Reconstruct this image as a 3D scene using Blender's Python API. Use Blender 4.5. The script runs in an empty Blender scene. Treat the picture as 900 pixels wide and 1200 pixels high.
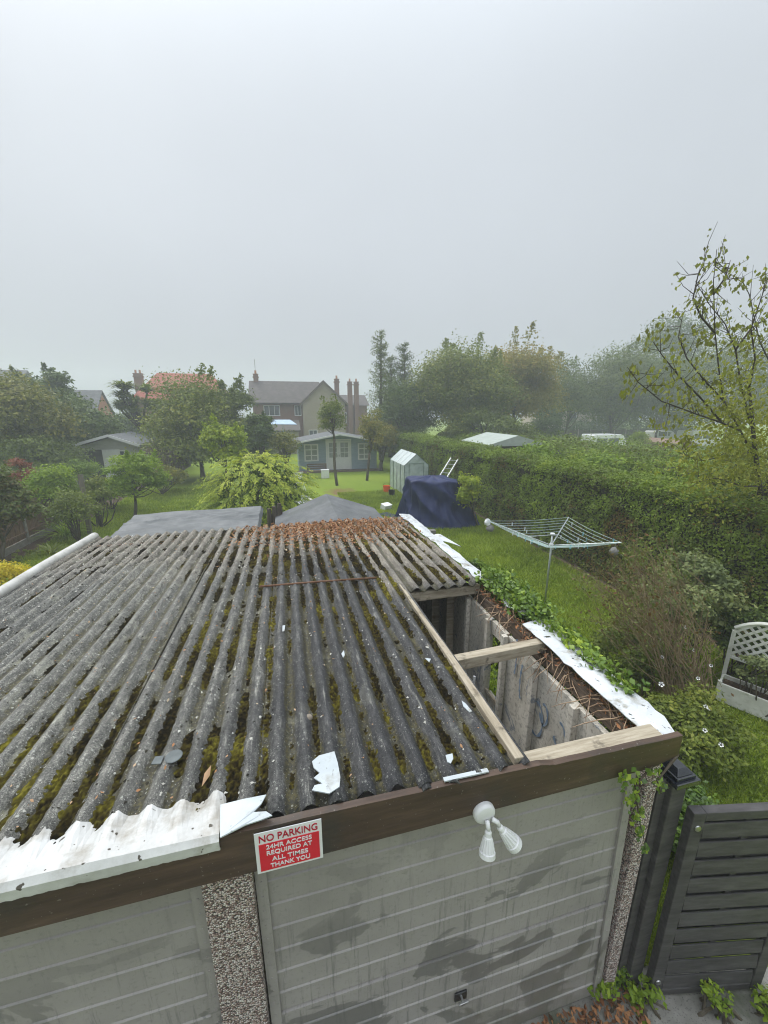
import bpy, math, random
import numpy as np
from mathutils import Vector, Matrix
R = math.radians
rng = np.random.default_rng(7)
random.seed(7)
sc = bpy.context.scene
C = sc.collection

# ------------------------------------------------------------------ camera
EYE = np.array([0.0, 0.0, 4.3])
F, PX, PY = 465.0, 450.0, 600.0
PITCH, YAW = R(14.470), R(13.805)
cd = bpy.data.cameras.new('camera'); cam = bpy.data.objects.new('camera', cd); C.objects.link(cam)
cam.location = EYE; cam.rotation_euler = (math.pi/2 - PITCH, 0, -YAW)
cd.sensor_fit = 'HORIZONTAL'; cd.sensor_width = 36; cd.lens = 36*F/900
cd.clip_start = 0.05; cd.clip_end = 1200
sc.camera = cam

# ------------------------------------------------------------------ world, sun, exposure
SUN_EL, SUN_AZ = R(52), R(-35)
w = bpy.data.worlds.new('World'); sc.world = w; w.use_nodes = True
nt = w.node_tree; nt.nodes.clear()
sky = nt.nodes.new('ShaderNodeTexSky'); sky.sky_type = 'NISHITA'; sky.sun_disc = False
sky.sun_elevation = SUN_EL; sky.sun_rotation = SUN_AZ; sky.air_density = 1; sky.dust_density = 4
hs = nt.nodes.new('ShaderNodeHueSaturation'); hs.inputs['Saturation'].default_value = 0.12
mx = nt.nodes.new('ShaderNodeMix'); mx.data_type = 'RGBA'; mx.inputs[0].default_value = 0.86
mx.inputs[7].default_value = (5.55, 6.0, 6.5, 1)
bg = nt.nodes.new('ShaderNodeBackground'); bg.inputs[1].default_value = 0.096
out = nt.nodes.new('ShaderNodeOutputWorld')
nt.links.new(sky.outputs[0], hs.inputs['Color']); nt.links.new(hs.outputs[0], mx.inputs[6])
# the cloud layer is brighter overhead than towards the horizon, as under any overcast
tcw = nt.nodes.new('ShaderNodeTexCoord'); sxw = nt.nodes.new('ShaderNodeSeparateXYZ'); mrw = nt.nodes.new('ShaderNodeFloatCurve')
cv = mrw.mapping.curves[0]; cv.points[0].location = (0, .17); cv.points[1].location = (1, .98)
for p_ in ((.3, .22), (.6, .295), (.8, .62)): cv.points.new(*p_)
mrw.mapping.update(); m5 = nt.nodes.new('ShaderNodeMath'); m5.operation = 'MULTIPLY'; m5.inputs[1].default_value = 4.6
mlw = nt.nodes.new('ShaderNodeVectorMath'); mlw.operation = 'SCALE'
nt.links.new(tcw.outputs['Generated'], sxw.inputs[0]); nt.links.new(sxw.outputs[2], mrw.inputs['Value']); nt.links.new(mrw.outputs[0], m5.inputs[0]); nt.links.new(m5.outputs[0], mlw.inputs['Scale'])
nzw = nt.nodes.new('ShaderNodeTexNoise'); nzw.inputs['Scale'].default_value = 2.2; nzw.inputs['Detail'].default_value = 3
mrn = nt.nodes.new('ShaderNodeMapRange'); mrn.inputs[3].default_value = .93; mrn.inputs[4].default_value = 1.07; mn = nt.nodes.new('ShaderNodeVectorMath'); mn.operation = 'SCALE'
nt.links.new(tcw.outputs['Generated'], nzw.inputs['Vector']); nt.links.new(nzw.outputs[0], mrn.inputs[0]); nt.links.new(mrn.outputs[0], mn.inputs['Scale']); nt.links.new(mx.outputs[2], mn.inputs[0])
nt.links.new(mn.outputs[0], mlw.inputs[0]); nt.links.new(mlw.outputs[0], bg.inputs[0]); nt.links.new(bg.outputs[0], out.inputs[0])
sl = bpy.data.lights.new('sun', 'SUN'); sl.energy = 1.5; sl.angle = R(30); sl.color = (1, .97, .92)
so = bpy.data.objects.new('sun', sl); C.objects.link(so)
so.rotation_euler = (math.pi/2 - SUN_EL, 0, math.pi - SUN_AZ) if False else (math.pi/2 - SUN_EL, 0, -SUN_AZ + math.pi)
so.location = (0, 0, 30)
sc.view_settings.view_transform = 'Standard'; sc.view_settings.look = 'None'
sc.view_settings.exposure = 0.22; sc.view_settings.gamma = 1
sc.render.engine = 'CYCLES'
sc.cycles.use_denoising = True; sc.cycles.filter_width = 1.1
sc.cycles.max_bounces = 8; sc.cycles.diffuse_bounces = 3; sc.cycles.glossy_bounces = 2
sc.cycles.transmission_bounces = 4; sc.cycles.transparent_max_bounces = 6; sc.cycles.volume_bounces = 2
sc.cycles.sample_clamp_indirect = 6

# ------------------------------------------------------------------ picture -> place helpers (used while measuring the photograph)
_f = np.array([math.sin(YAW)*math.cos(PITCH), math.cos(YAW)*math.cos(PITCH), -math.sin(PITCH)])
_r = np.array([math.cos(YAW), -math.sin(YAW), 0]); _u = np.cross(_r, _f)
def ray(x, y): return (x-PX)/F*_r - (y-PY)/F*_u + _f
def G(x, y, z=0.0):
    r = ray(x, y); return EYE + r*((z-EYE[2])/r[2])
def AY(x, y, Y):
    r = ray(x, y); return EYE + r*(Y/r[1])
def AX(x, y, X):
    r = ray(x, y); return EYE + r*(X/r[0])

# ------------------------------------------------------------------ materials
def nodes(m):
    m.use_nodes = True; n = m.node_tree; n.nodes.clear()
    o = n.nodes.new('ShaderNodeOutputMaterial'); b = n.nodes.new('ShaderNodeBsdfPrincipled')
    n.links.new(b.outputs[0], o.inputs[0]); return n, b, o
def N(n, t, **k):
    q = n.nodes.new(t)
    for a, v in k.items(): setattr(q, a, v)
    return q
def ramp(n, fac, stops):
    r = N(n, 'ShaderNodeValToRGB'); e = r.color_ramp.elements
    while len(e) < len(stops): e.new(0.5)
    for s, (p, c) in zip(e, stops):
        s.position = p; s.color = (*c, 1) if len(c) == 3 else c
    n.links.new(fac, r.inputs[0]); return r.outputs[0]
def noise(n, scale, detail=5, rough=.6, vec=None, dist=0):
    q = N(n, 'ShaderNodeTexNoise'); q.inputs['Scale'].default_value = scale
    q.inputs['Detail'].default_value = detail; q.inputs['Roughness'].default_value = rough
    q.inputs['Distortion'].default_value = dist
    if vec is not None: n.links.new(vec, q.inputs['Vector'])
    return q.outputs[0]
def objco(n, scale=None):
    t = N(n, 'ShaderNodeTexCoord')
    if scale is None: return t.outputs['Object']
    m = N(n, 'ShaderNodeMapping'); m.inputs['Scale'].default_value = scale
    n.links.new(t.outputs['Object'], m.inputs[0]); return m.outputs[0]
def mixc(n, fac, a, b, blend='MIX'):
    q = N(n, 'ShaderNodeMix', data_type='RGBA', blend_type=blend)
    for i, v in ((0, fac), (6, a), (7, b)):
        if hasattr(v, 'is_linked'): n.links.new(v, q.inputs[i])
        elif isinstance(v, tuple): q.inputs[i].default_value = (*v, 1)[:4]
        else: q.inputs[i].default_value = v
    return q.outputs[2]
def mth(n, op, a, b=0.0, c=None):
    q = N(n, 'ShaderNodeMath', operation=op)
    for i, v in enumerate((a, b) if c is None else (a, b, c)):
        if hasattr(v, 'is_linked'): n.links.new(v, q.inputs[i])
        else: q.inputs[i].default_value = v
    return q.outputs[0]
def bump(n, b, h, strength=.3, dist=.01):
    q = N(n, 'ShaderNodeBump'); q.inputs['Strength'].default_value = strength; q.inputs['Distance'].default_value = dist
    n.links.new(h, q.inputs['Height']); n.links.new(q.outputs[0], b.inputs['Normal'])
MATS = {}
def mat(name, stops, scale=6, rough=.7, stretch=None, bmp=.2, detail=6, metallic=0, fine=None, spec=.3, dirt=None):
    """stops: colours over a noise; fine=(scale,colour,threshold) speckles; dirt=(scale,colour,lo,hi) blotches with a shape of their own"""
    if name in MATS: return MATS[name]
    m = bpy.data.materials.new(name); n, b, o = nodes(m)
    v = objco(n, stretch)
    h = noise(n, scale, detail, .65, v)
    k = len(stops)
    col = ramp(n, h, [(.28 + .44*i/max(k-1, 1), c) for i, c in enumerate(stops)])
    if dirt:
        d = noise(n, dirt[0], 6, .65, objco(n))
        col = mixc(n, ramp(n, d, [(dirt[2], (0, 0, 0)), (dirt[3], (1, 1, 1))]), col, dirt[1])
    if fine:
        d = noise(n, fine[0], 2, .5, objco(n))
        col = mixc(n, ramp(n, d, [(fine[2], (0, 0, 0)), (fine[2]+.03, (1, 1, 1))]), col, fine[1])
    n.links.new(col, b.inputs['Base Color'])
    b.inputs['Roughness'].default_value = rough; b.inputs['Metallic'].default_value = metallic
    b.inputs['Specular IOR Level'].default_value = spec
    if bmp: bump(n, b, h, bmp, .01)
    MATS[name] = m; return m

def leafmat(name, stops, transl=.3, rough=.55, spec=.25):
    if name in MATS: return MATS[name]
    m = bpy.data.materials.new(name); n, b, o = nodes(m)
    a = N(n, 'ShaderNodeAttribute', attribute_name='tint')
    k = len(stops)
    col = ramp(n, a.outputs['Fac'], [(i/max(k-1, 1), c) for i, c in enumerate(stops)])
    n.links.new(col, b.inputs['Base Color']); b.inputs['Roughness'].default_value = rough
    b.inputs['Specular IOR Level'].default_value = spec
    if transl:
        t = N(n, 'ShaderNodeBsdfTranslucent'); mxs = N(n, 'ShaderNodeMixShader'); mxs.inputs[0].default_value = transl
        cc = mixc(n, 1.0, col, (1.25, 1.3, .6), 'MULTIPLY')
        n.links.new(cc, t.inputs[0]); n.links.new(b.outputs[0], mxs.inputs[1]); n.links.new(t.outputs[0], mxs.inputs[2])
        n.links.new(mxs.outputs[0], o.inputs[0])
    MATS[name] = m; return m

# ------------------------------------------------------------------ objects and meshes
def tag(o, label=None, cat=None, group=None, kind=None):
    if label: o['label'] = label
    if cat: o['category'] = cat
    if group: o['group'] = group
    if kind: o['kind'] = kind
    return o
def empty(name, loc, rz=0.0, label=None, cat=None, group=None):
    o = bpy.data.objects.new(name, None); C.objects.link(o)
    o.location = Vector(loc); o.rotation_euler = (0, 0, rz); o.empty_display_size = .2
    return tag(o, label, cat, group)
def rawmesh(name, V, idx, sizes, mat_, tint=None, smooth=False):
    V = np.asarray(V, dtype=np.float32); idx = np.asarray(idx, dtype=np.int32); sizes = np.asarray(sizes, dtype=np.int32)
    me = bpy.data.meshes.new(name)
    me.vertices.add(len(V)); me.vertices.foreach_set('co', V.ravel())
    me.loops.add(len(idx)); me.loops.foreach_set('vertex_index', idx)
    me.polygons.add(len(sizes))
    st = np.concatenate([[0], np.cumsum(sizes)[:-1]]).astype(np.int32)
    me.polygons.foreach_set('loop_start', st); me.polygons.foreach_set('loop_total', sizes)
    if smooth: me.polygons.foreach_set('use_smooth', np.ones(len(sizes), dtype=bool))
    if tint is not None:
        a = me.attributes.new('tint', 'FLOAT', 'POINT'); a.data.foreach_set('value', np.asarray(tint, dtype=np.float32))
    me.update(calc_edges=True); me.validate()
    if mat_: me.materials.append(mat_)
    return me
def link(name, me, parent=None, local=False, keep=False):
    """world-space mesh: parented with the inverse of the parent; a thing of one mesh gets its origin at its base"""
    o = bpy.data.objects.new(name, me); C.objects.link(o)
    if parent is not None:
        o.parent = parent
        if not local:
            p = parent
            M = Matrix.Identity(4)
            chain = []
            while p is not None: chain.append(p); p = p.parent
            for q in reversed(chain):
                M = M @ q.matrix_parent_inverse @ (Matrix.Translation(q.location) @ q.rotation_euler.to_matrix().to_4x4())
            o.matrix_parent_inverse = M.inverted()
    elif not keep and not local and len(me.vertices):
        co = np.empty(len(me.vertices)*3, dtype=np.float32); me.vertices.foreach_get('co', co); co = co.reshape(-1, 3)
        c = (co.min(0)+co.max(0))/2; c[2] = co[:, 2].min()
        me.vertices.foreach_set('co', (co-c).ravel()); me.update(); o.location = Vector([float(x) for x in c])
    return o
class MB:
    def __init__(s): s.v = []; s.f = []
    def add(s, V, Fs):
        o = len(s.v); s.v += [tuple(float(a) for a in p) for p in V]; s.f += [tuple(i+o for i in f) for f in Fs]; return s
    def box(s, c, d, rz=0.0, M=None):
        x, y, z = d[0]/2, d[1]/2, d[2]/2
        P = [Vector((a*x, b*y, e*z)) for a in (-1, 1) for b in (-1, 1) for e in (-1, 1)]
        Q = M if M is not None else Matrix.Rotation(rz, 3, 'Z')
        P = [Q @ p + Vector([float(t) for t in c]) for p in P]
        return s.add(P, [(0, 1, 3, 2), (4, 6, 7, 5), (0, 4, 5, 1), (2, 3, 7, 6), (0, 2, 6, 4), (1, 5, 7, 3)])
    def span(s, x0, x1, y0, y1, z0, z1): return s.box(((x0+x1)/2, (y0+y1)/2, (z0+z1)/2), (x1-x0, y1-y0, z1-z0))
    def bar(s, a, b, w_, h_, up=(0, 0, 1)):
        a, b = Vector([float(t) for t in a]), Vector([float(t) for t in b]); d = b-a; L = d.length; d.normalize()
        upv = Vector(up)
        if abs(d.dot(upv)) > .98: upv = Vector((0, 1, 0))
        sd = d.cross(upv).normalized(); u2 = sd.cross(d)
        M = Matrix((sd, d, u2)).transposed()
        return s.box((a+b)/2, (w_, L, h_), M=M)
    def tube(s, pts, rad, n=6, cap=True):
        pts = [Vector([float(t) for t in p]) for p in pts]
        if not hasattr(rad, '__len__'): rad = [rad]*len(pts)
        V = []; prev = None
        for i, p in enumerate(pts):
            d = (pts[min(i+1, len(pts)-1)] - pts[max(i-1, 0)])
            d = d.normalized() if d.length > 1e-9 else Vector((0, 0, 1))
            if prev is None: prev = d.orthogonal().normalized()
            sd = (prev - d*prev.dot(d)); sd = sd.normalized() if sd.length > 1e-6 else d.orthogonal().normalized()
            prev = sd; t = d.cross(sd)
            for k in range(n):
                a = 2*math.pi*k/n; V.append(p + (sd*math.cos(a)+t*math.sin(a))*rad[i])
        Fs = []
        for i in range(len(pts)-1):
            for k in range(n):
                Fs.append((i*n+k, i*n+(k+1) % n, (i+1)*n+(k+1) % n, (i+1)*n+k))
        if cap: Fs += [tuple(range(n))[::-1], tuple((len(pts)-1)*n+k for k in range(n))]
        return s.add(V, Fs)
    def lathe(s, c, prof, n=16, M=None):
        V = []; c = Vector([float(t) for t in c]); M = M or Matrix.Identity(3)
        for r, z in prof:
            for k in range(n):
                a = 2*math.pi*k/n; V.append(c + M @ Vector((r*math.cos(a), r*math.sin(a), z)))
        Fs = [(i*n+k, i*n+(k+1) % n, (i+1)*n+(k+1) % n, (i+1)*n+k) for i in range(len(prof)-1) for k in range(n)]
        Fs += [tuple(range(n))[::-1], tuple((len(prof)-1)*n+k for k in range(n))]
        return s.add(V, Fs)
    def prism(s, poly, off):
        """poly: 3-D points of a flat outline, off: thickness vector"""
        P = [Vector([float(t) for t in p]) for p in poly]; o = Vector([float(t) for t in off]); k = len(P)
        return s.add(P + [p+o for p in P], [tuple(range(k)), tuple(range(k, 2*k))[::-1]] + [(i, i+k, (i+1) % k + k, (i+1) % k) for i in range(k)])
    def build(s, name, m, parent=None, local=False, smooth=False, bevel=0, keep=False):
        me = bpy.data.meshes.new(name); me.from_pydata(s.v, [], s.f)
        import bmesh
        b = bmesh.new(); b.from_mesh(me); bmesh.ops.recalc_face_normals(b, faces=b.faces)
        b.to_mesh(me); b.free()
        if smooth: me.polygons.foreach_set('use_smooth', [True]*len(me.polygons))
        me.materials.append(m); me.update()
        o = link(name, me, parent, local, keep)
        if bevel:
            q = o.modifiers.new('bevel', 'BEVEL'); q.width = bevel; q.segments = 2; q.limit_method = 'ANGLE'
        return o

# ---- foliage
def unit(a): return a/np.maximum(np.linalg.norm(a, axis=1, keepdims=True), 1e-9)
def leaves(P, Nrm, size, tint, aspect=.55, droop=.25, rg=rng, drop_dir=None):
    """one folded leaf per point: tip, two sides, base -> two triangles"""
    n = len(P); Nrm = unit(Nrm)
    t = unit(np.cross(Nrm, rg.normal(size=(n, 3))))
    if drop_dir is not None: t = unit(drop_dir - Nrm*np.sum(drop_dir*Nrm, 1, keepdims=True)*.6)
    t = t - np.array([0, 0, droop]); t = unit(t)
    sd = unit(np.cross(Nrm, t)); nn = np.cross(t, sd)
    L = size[:, None]
    base = P - t*L*.5; tip = P + t*L*.5 - nn*L*.08
    a = P + sd*L*aspect*.5 - nn*L*.1 - t*L*.08; b = P - sd*L*aspect*.5 - nn*L*.1 - t*L*.08
    V = np.stack([base, a, tip, b], 1).reshape(-1, 3)
    i = np.arange(n)*4
    idx = np.stack([i, i+1, i+2, i, i+2, i+3], 1).ravel()
    return V, idx, np.full(2*n, 3), np.repeat(tint, 4)
def leafobj(name, P, Nrm, size, tint, m, parent=None, **k):
    V, idx, sz, tt = leaves(P, Nrm, size, np.clip(tint, 0, 1), **k)
    return link(name, rawmesh(name, V, idx, sz, m, tt), parent)
def sph(n, rg=rng): return unit(rg.normal(size=(n, 3)))
def crown_points(c, rad, nc, cr, n, rg, flat=.75, low=-.75, fill=.25):
    """clump centres in an ellipsoid, leaves on each clump's shell; returns points, normals, tint, clump centres"""
    cc = []
    while len(cc) < nc:
        d = sph(1, rg)[0]
        if d[2] < low: continue
        k = rg.uniform(.3, 1)**.35
        cc.append(np.array(c) + d*np.array(rad)*k*rg.uniform(.75, 1.02))
    cc = np.array(cc); rr = cr*rg.uniform(.6, 1.3, nc)
    w_ = rr**2; w_ = w_/w_.sum(); ci = rg.choice(nc, n, p=w_)
    d = sph(n, rg); d[:, 2] = np.where(d[:, 2] < -.3, -d[:, 2]*.7, d[:, 2])
    k = rg.uniform(.55, 1.08, n); k[rg.random(n) < fill] *= .7
    bumpy = 1 + .22*np.sin(d[:, 0]*7+ci*1.7)*np.sin(d[:, 1]*6+ci*2.3)+.12*np.sin(d[:, 2]*11+ci)
    P = cc[ci] + d*(rr[ci]*k*bumpy)[:, None]*np.array([1, 1, flat])
    nr = d*.7 + np.array([0, 0, .55]) + rg.normal(size=(n, 3))*.45
    ct = rg.uniform(-.16, .16, nc)
    return P, nr, ct[ci] + rg.normal(0, .11, n), cc
BARK = mat('bark', [(.035, .028, .02), (.09, .075, .055), (.16, .14, .11)], 8, .9, (1, 1, .25), .6, spec=.1)
def limb(mb, a, b, r0, r1, bend=.12, k=5, n=6, rg=rng):
    a, b = np.array(a, float), np.array(b, float); L = np.linalg.norm(b-a); o = rg.normal(size=3)*L*bend
    pts = [a + (b-a)*t + o*math.sin(math.pi*t) for t in np.linspace(0, 1, k)]
    mb.tube(pts, list(np.linspace(r0, r1, k)), n)
    return pts
def tree(name, px, ytop, ybot, wpx, Y, m, label, n=11000, leaf=.16, nc=34, tint=.5, seed=0, flat=.8, depth=None,
         cat='tree', group=None, trunk_px=None, tr=.16, cr=None, shoots=0, low=-.75, top_tint=0, bare=0, ztrunk=0.0):
    rg = np.random.default_rng(seed+100)
    if Y > 22.5 and wpx > 45: wpx *= 1.25; ybot += 16; n = int(n*1.25)
    top = AY(px, ytop, Y); bot = AY(px, ybot, Y)
    c = (top+bot)/2; dist = np.dot(c-EYE, _f)
    rx = wpx/2*dist/F; rz = max((top[2]-bot[2])/2, .3); ry = depth or rx*.9
    cr = cr or min(rx, rz)*.46; n = int(n*1.5); leaf *= 1.15
    P, nr, tt, cc = crown_points(c, (max(rx-cr*.8, .1), max(ry-cr*.8, .1), max(rz-cr*.7, .1)), nc, cr, n, rg, flat, low)
    if bare: keep = rg.random(n) > bare*rg.random(n); P, nr, tt = P[keep], nr[keep], tt[keep]
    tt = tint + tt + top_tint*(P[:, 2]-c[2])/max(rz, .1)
    foot = G(*trunk_px) if trunk_px else np.array([c[0], c[1], 0])
    foot[2] = ztrunk
    e = empty(name, foot, 0, label, cat, group)
    if shoots:
        for s in range(shoots):
            b0 = cc[rg.integers(len(cc))]; d = unit((b0-c)[None])[0]*.5+np.array([0, 0, .9])+rg.normal(size=3)*.25
            L = cr*rg.uniform(.3, .75); k = int(n/160)
            t = rg.random(k)
            Q = b0 + np.outer(cr*.5+L*t, d) + rg.normal(size=(k, 3))*(cr*.18*(1.15-t))[:, None]
            P = np.vstack([P, Q]); nr = np.vstack([nr, rg.normal(size=(k, 3))+[0, 0, .6]]); tt = np.concatenate([tt, tint+rg.normal(0, .13, k)])
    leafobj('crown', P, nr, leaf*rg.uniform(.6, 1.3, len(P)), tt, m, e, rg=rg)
    mb = MB(); split = np.array([foot[0]*.6+c[0]*.4, foot[1]*.6+c[1]*.4, max(bot[2]*1.0+.15*rz, ztrunk+.3*(c[2]-ztrunk))])
    limb(mb, foot, split, tr, tr*.75, .04, 6, 9, rg)
    limb(mb, split, c+np.array([0, 0, rz*.6]), tr*.72, tr*.15, .06, 6, 7, rg)
    for q in cc[rg.permutation(len(cc))[:14]]:
        s0 = split + (c-split)*rg.uniform(0, .7); limb(mb, s0, q, tr*.35, tr*.07, .1, 5, 5, rg)
    mb.build('trunk', BARK, e, smooth=True)
    return e
def px2(x, y, Y): return AY(x, y, Y)

# ================================================================== THE SETTING
def ground_mat():
    m = bpy.data.materials.new('lawn'); n, b, o = nodes(m); v = objco(n)
    a = noise(n, .35, 4, .6, v); f = noise(n, 9, 6, .7, v); ff = noise(n, 70, 3, .7, v)
    col = ramp(n, a, [(.3, (.15, .22, .02)), (.5, (.21, .28, .028)), (.7, (.28, .32, .035))])
    col = mixc(n, .5, col, ramp(n, f, [(.3, (.10, .15, .015)), (.5, (.2, .28, .028)), (.75, (.3, .32, .05))]))
    col = mixc(n, .35, col, ramp(n, ff, [(.35, (.03, .065, .008)), (.6, (.19, .27, .04))]))
    # worn brown patch in front of the summerhouse
    c = G(400, 577); sp = N(n, 'ShaderNodeVectorMath', operation='SUBTRACT'); n.links.new(v, sp.inputs[0]); sp.inputs[1].default_value = tuple(c)
    ms = N(n, 'ShaderNodeVectorMath', operation='MULTIPLY'); n.links.new(sp.outputs[0], ms.inputs[0]); ms.inputs[1].default_value = (.85, .55, 0)
    ln = N(n, 'ShaderNodeVectorMath', operation='LENGTH'); n.links.new(ms.outputs[0], ln.inputs[0])
    d = mth(n, 'ADD', ln.outputs['Value'], mth(n, 'MULTIPLY', noise(n, 2.2, 4, .6, v), 1.6))
    col = mixc(n, ramp(n, mth(n, 'MULTIPLY', d, .5), [(.5, (1, 1, 1)), (.82, (0, 0, 0))]), col, (.17, .11, .05))
    n.links.new(col, b.inputs['Base Color']); b.inputs['Roughness'].default_value = .9; b.inputs['Specular IOR Level'].default_value = .1
    bump(n, b, f, .5, .04); return m
LAWN = ground_mat()
g = MB(); S = 130
nx = 40
g.add([(-S, -S+40, 0), (S, -S+40, 0), (S, S+40, 0), (-S, S+40, 0)], [(0, 1, 2, 3)])
tag(g.build('lawn', LAWN, keep=True), kind='structure')
SOIL = mat('soil', [(.03, .02, .012), (.07, .045, .028), (.13, .09, .06)], 14, .95, bmp=.8)
def sheet(name, pts, z, m, kind='structure'):
    q = MB(); q.add([(p[0], p[1], z) for p in pts], [tuple(range(len(pts)))])
    return tag(q.build(name, m, keep=True), kind=kind)
rg = np.random.default_rng(3)
edge = [(7.35+.14*math.sin(y*1.7)+.1*math.sin(y*4.1), y) for y in np.arange(0, 27, .4)]
sheet('soil_bed', edge + [(9.5, 27), (9.5, 0)], .006, SOIL)
edge = [(-7.9+.12*math.sin(y*1.9), y) for y in np.arange(6, 30, .5)]
sheet('soil_bed', [(-9, 6)] + edge + [(-9, 30)], .006, SOIL)
CONC = mat('concrete', [(.13, .125, .11), (.2, .19, .17), (.27, .26, .235)], 5, .85, bmp=.3, fine=(120, (.08, .08, .07), .62), dirt=(2.2, (.06, .075, .035), .5, .68))
sheet('patio', [(2.25, -.5), (3.45, -.5), (3.5, 1.35), (2.3, 1.75)], .012, CONC)
sheet('driveway', [(-3.6, -3), (2.25, -3), (2.25, 1.72), (-3.6, 1.72)], .008, CONC)

# ================================================================== THE GARAGE
gar = empty('garage', (-.4, 4.3, 0), 0, 'double concrete garage with mossy corrugated roof and two grey doors, its right strip unroofed', 'garage')
RP = .146
def roofz(y): return 2.44 - .0285*(y-1.5)
def roof_mat():
    m = bpy.data.materials.new('fibre_cement'); n, b, o = nodes(m)
    tc = N(n, 'ShaderNodeTexCoord'); v = tc.outputs['Object']
    sx = N(n, 'ShaderNodeSeparateXYZ'); n.links.new(v, sx.inputs[0]); X, Y = sx.outputs[0], sx.outputs[1]
    big = noise(n, 1.1, 5, .6, v)
    # weathered pale on the left, blackened on the right (the age of the sheets)
    age = mth(n, 'ADD', mth(n, 'MULTIPLY', X, -.38), mth(n, 'MULTIPLY', big, .9))
    agef = ramp(n, age, [(.38, (0, 0, 0)), (.95, (1, 1, 1))])
    rear = ramp(n, mth(n, 'ADD', mth(n, 'ADD', mth(n, 'MULTIPLY', Y, .1), mth(n, 'MULTIPLY', ramp(n, X, [(.9, (0, 0, 0)), (1, (1, 1, 1))]), .12)), mth(n, 'MULTIPLY', big, .25)), [(.6, (0, 0, 0)), (.76, (1, 1, 1))])
    med = noise(n, 22, 7, .7, objco(n, (1, .35, 1)))
    dark = ramp(n, med, [(.3, (.016, .016, .018)), (.5, (.036, .036, .038)), (.7, (.078, .077, .079))])
    lite = ramp(n, med, [(.28, (.05, .05, .045)), (.5, (.12, .118, .108)), (.72, (.25, .245, .22))])
    tan = ramp(n, med, [(.3, (.13, .105, .075)), (.5, (.29, .25, .2)), (.72, (.46, .42, .35))])
    col = mixc(n, agef, dark, lite); col = mixc(n, mth(n, 'MULTIPLY', rear, .75), col, tan)
    grit = noise(n, 150, 4, .8, v); g2 = noise(n, 48, 4, .75, v)
    col = mixc(n, mth(n, 'ADD', .45, mth(n, 'MULTIPLY', agef, .45)), col, ramp(n, grit, [(.34, (.15, .15, .15)), (.5, (.85, .85, .85)), (.64, (2.2, 2.2, 2.15))]), 'MULTIPLY')
    col = mixc(n, .7, col, ramp(n, g2, [(.33, (.3, .3, .3)), (.5, (1, 1, 1)), (.66, (1.7, 1.7, 1.65))]), 'MULTIPLY')
    rid = mth(n, 'COSINE', mth(n, 'MULTIPLY', X, 2*math.pi/RP))
    # pale streaks along the ridges
    sc1 = noise(n, 30, 6, .75, objco(n, (1, .12, 1)))
    streakf = mth(n, 'MULTIPLY', ramp(n, sc1, [(.56, (0, 0, 0)), (.66, (1, 1, 1))]), ramp(n, rid, [(.25, (0, 0, 0)), (1, (1, 1, 1))]))
    col = mixc(n, mth(n, 'MULTIPLY', streakf, .45), col, (.46, .45, .4))
    # moss stain in the valleys, widened and blackened to paint in their shade
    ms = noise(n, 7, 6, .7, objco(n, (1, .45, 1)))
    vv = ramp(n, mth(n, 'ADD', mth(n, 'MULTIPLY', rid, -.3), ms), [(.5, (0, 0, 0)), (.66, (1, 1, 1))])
    moss_shade = ramp(n, noise(n, 45, 4, .7, v), [(.36, (.010, .009, .005)), (.5, (.034, .03, .012)), (.64, (.085, .072, .018))])
    col = mixc(n, mth(n, 'MULTIPLY', vv, .85), col, moss_shade)
    oi = N(n, 'ShaderNodeObjectInfo'); col = mixc(n, 1.0, col, ramp(n, oi.outputs['Random'], [(0, (.72, .72, .73)), (1, (1.2, 1.19, 1.15))]), 'MULTIPLY')
    lb = noise(n, 5, 6, .72, objco(n, (1, .6, 1))); col = mixc(n, mth(n, 'MULTIPLY', ramp(n, lb, [(.57, (0, 0, 0)), (.63, (1, 1, 1))]), mth(n, 'ADD', .12, mth(n, 'MULTIPLY', agef, .35))), col, mixc(n, grit, (.16, .16, .12), (.5, .49, .4)))
    # lichen rosettes and grit
    for s_, thr, cc in ((26, .18, (.42, .43, .38)), (75, .2, (.55, .55, .5)), (48, .12, (.03, .03, .03))):
        vo = N(n, 'ShaderNodeTexVoronoi'); vo.inputs['Scale'].default_value = s_; n.links.new(v, vo.inputs['Vector'])
        k = mth(n, 'LESS_THAN', mth(n, 'ADD', vo.outputs['Distance'], mth(n, 'MULTIPLY', noise(n, s_*.3, 2, .5, v), .34)), thr+.13)
        col = mixc(n, mth(n, 'MULTIPLY', k, mth(n, 'ADD', .3, mth(n, 'MULTIPLY', agef, .45))), col, cc)
    n.links.new(col, b.inputs['Base Color']); b.inputs['Roughness'].default_value = .62; b.inputs['Specular IOR Level'].default_value = .4
    bump(n, b, mth(n, 'ADD', noise(n, 90, 6, .75, v), med), .75, .006); return m
ROOF = roof_mat()
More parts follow.
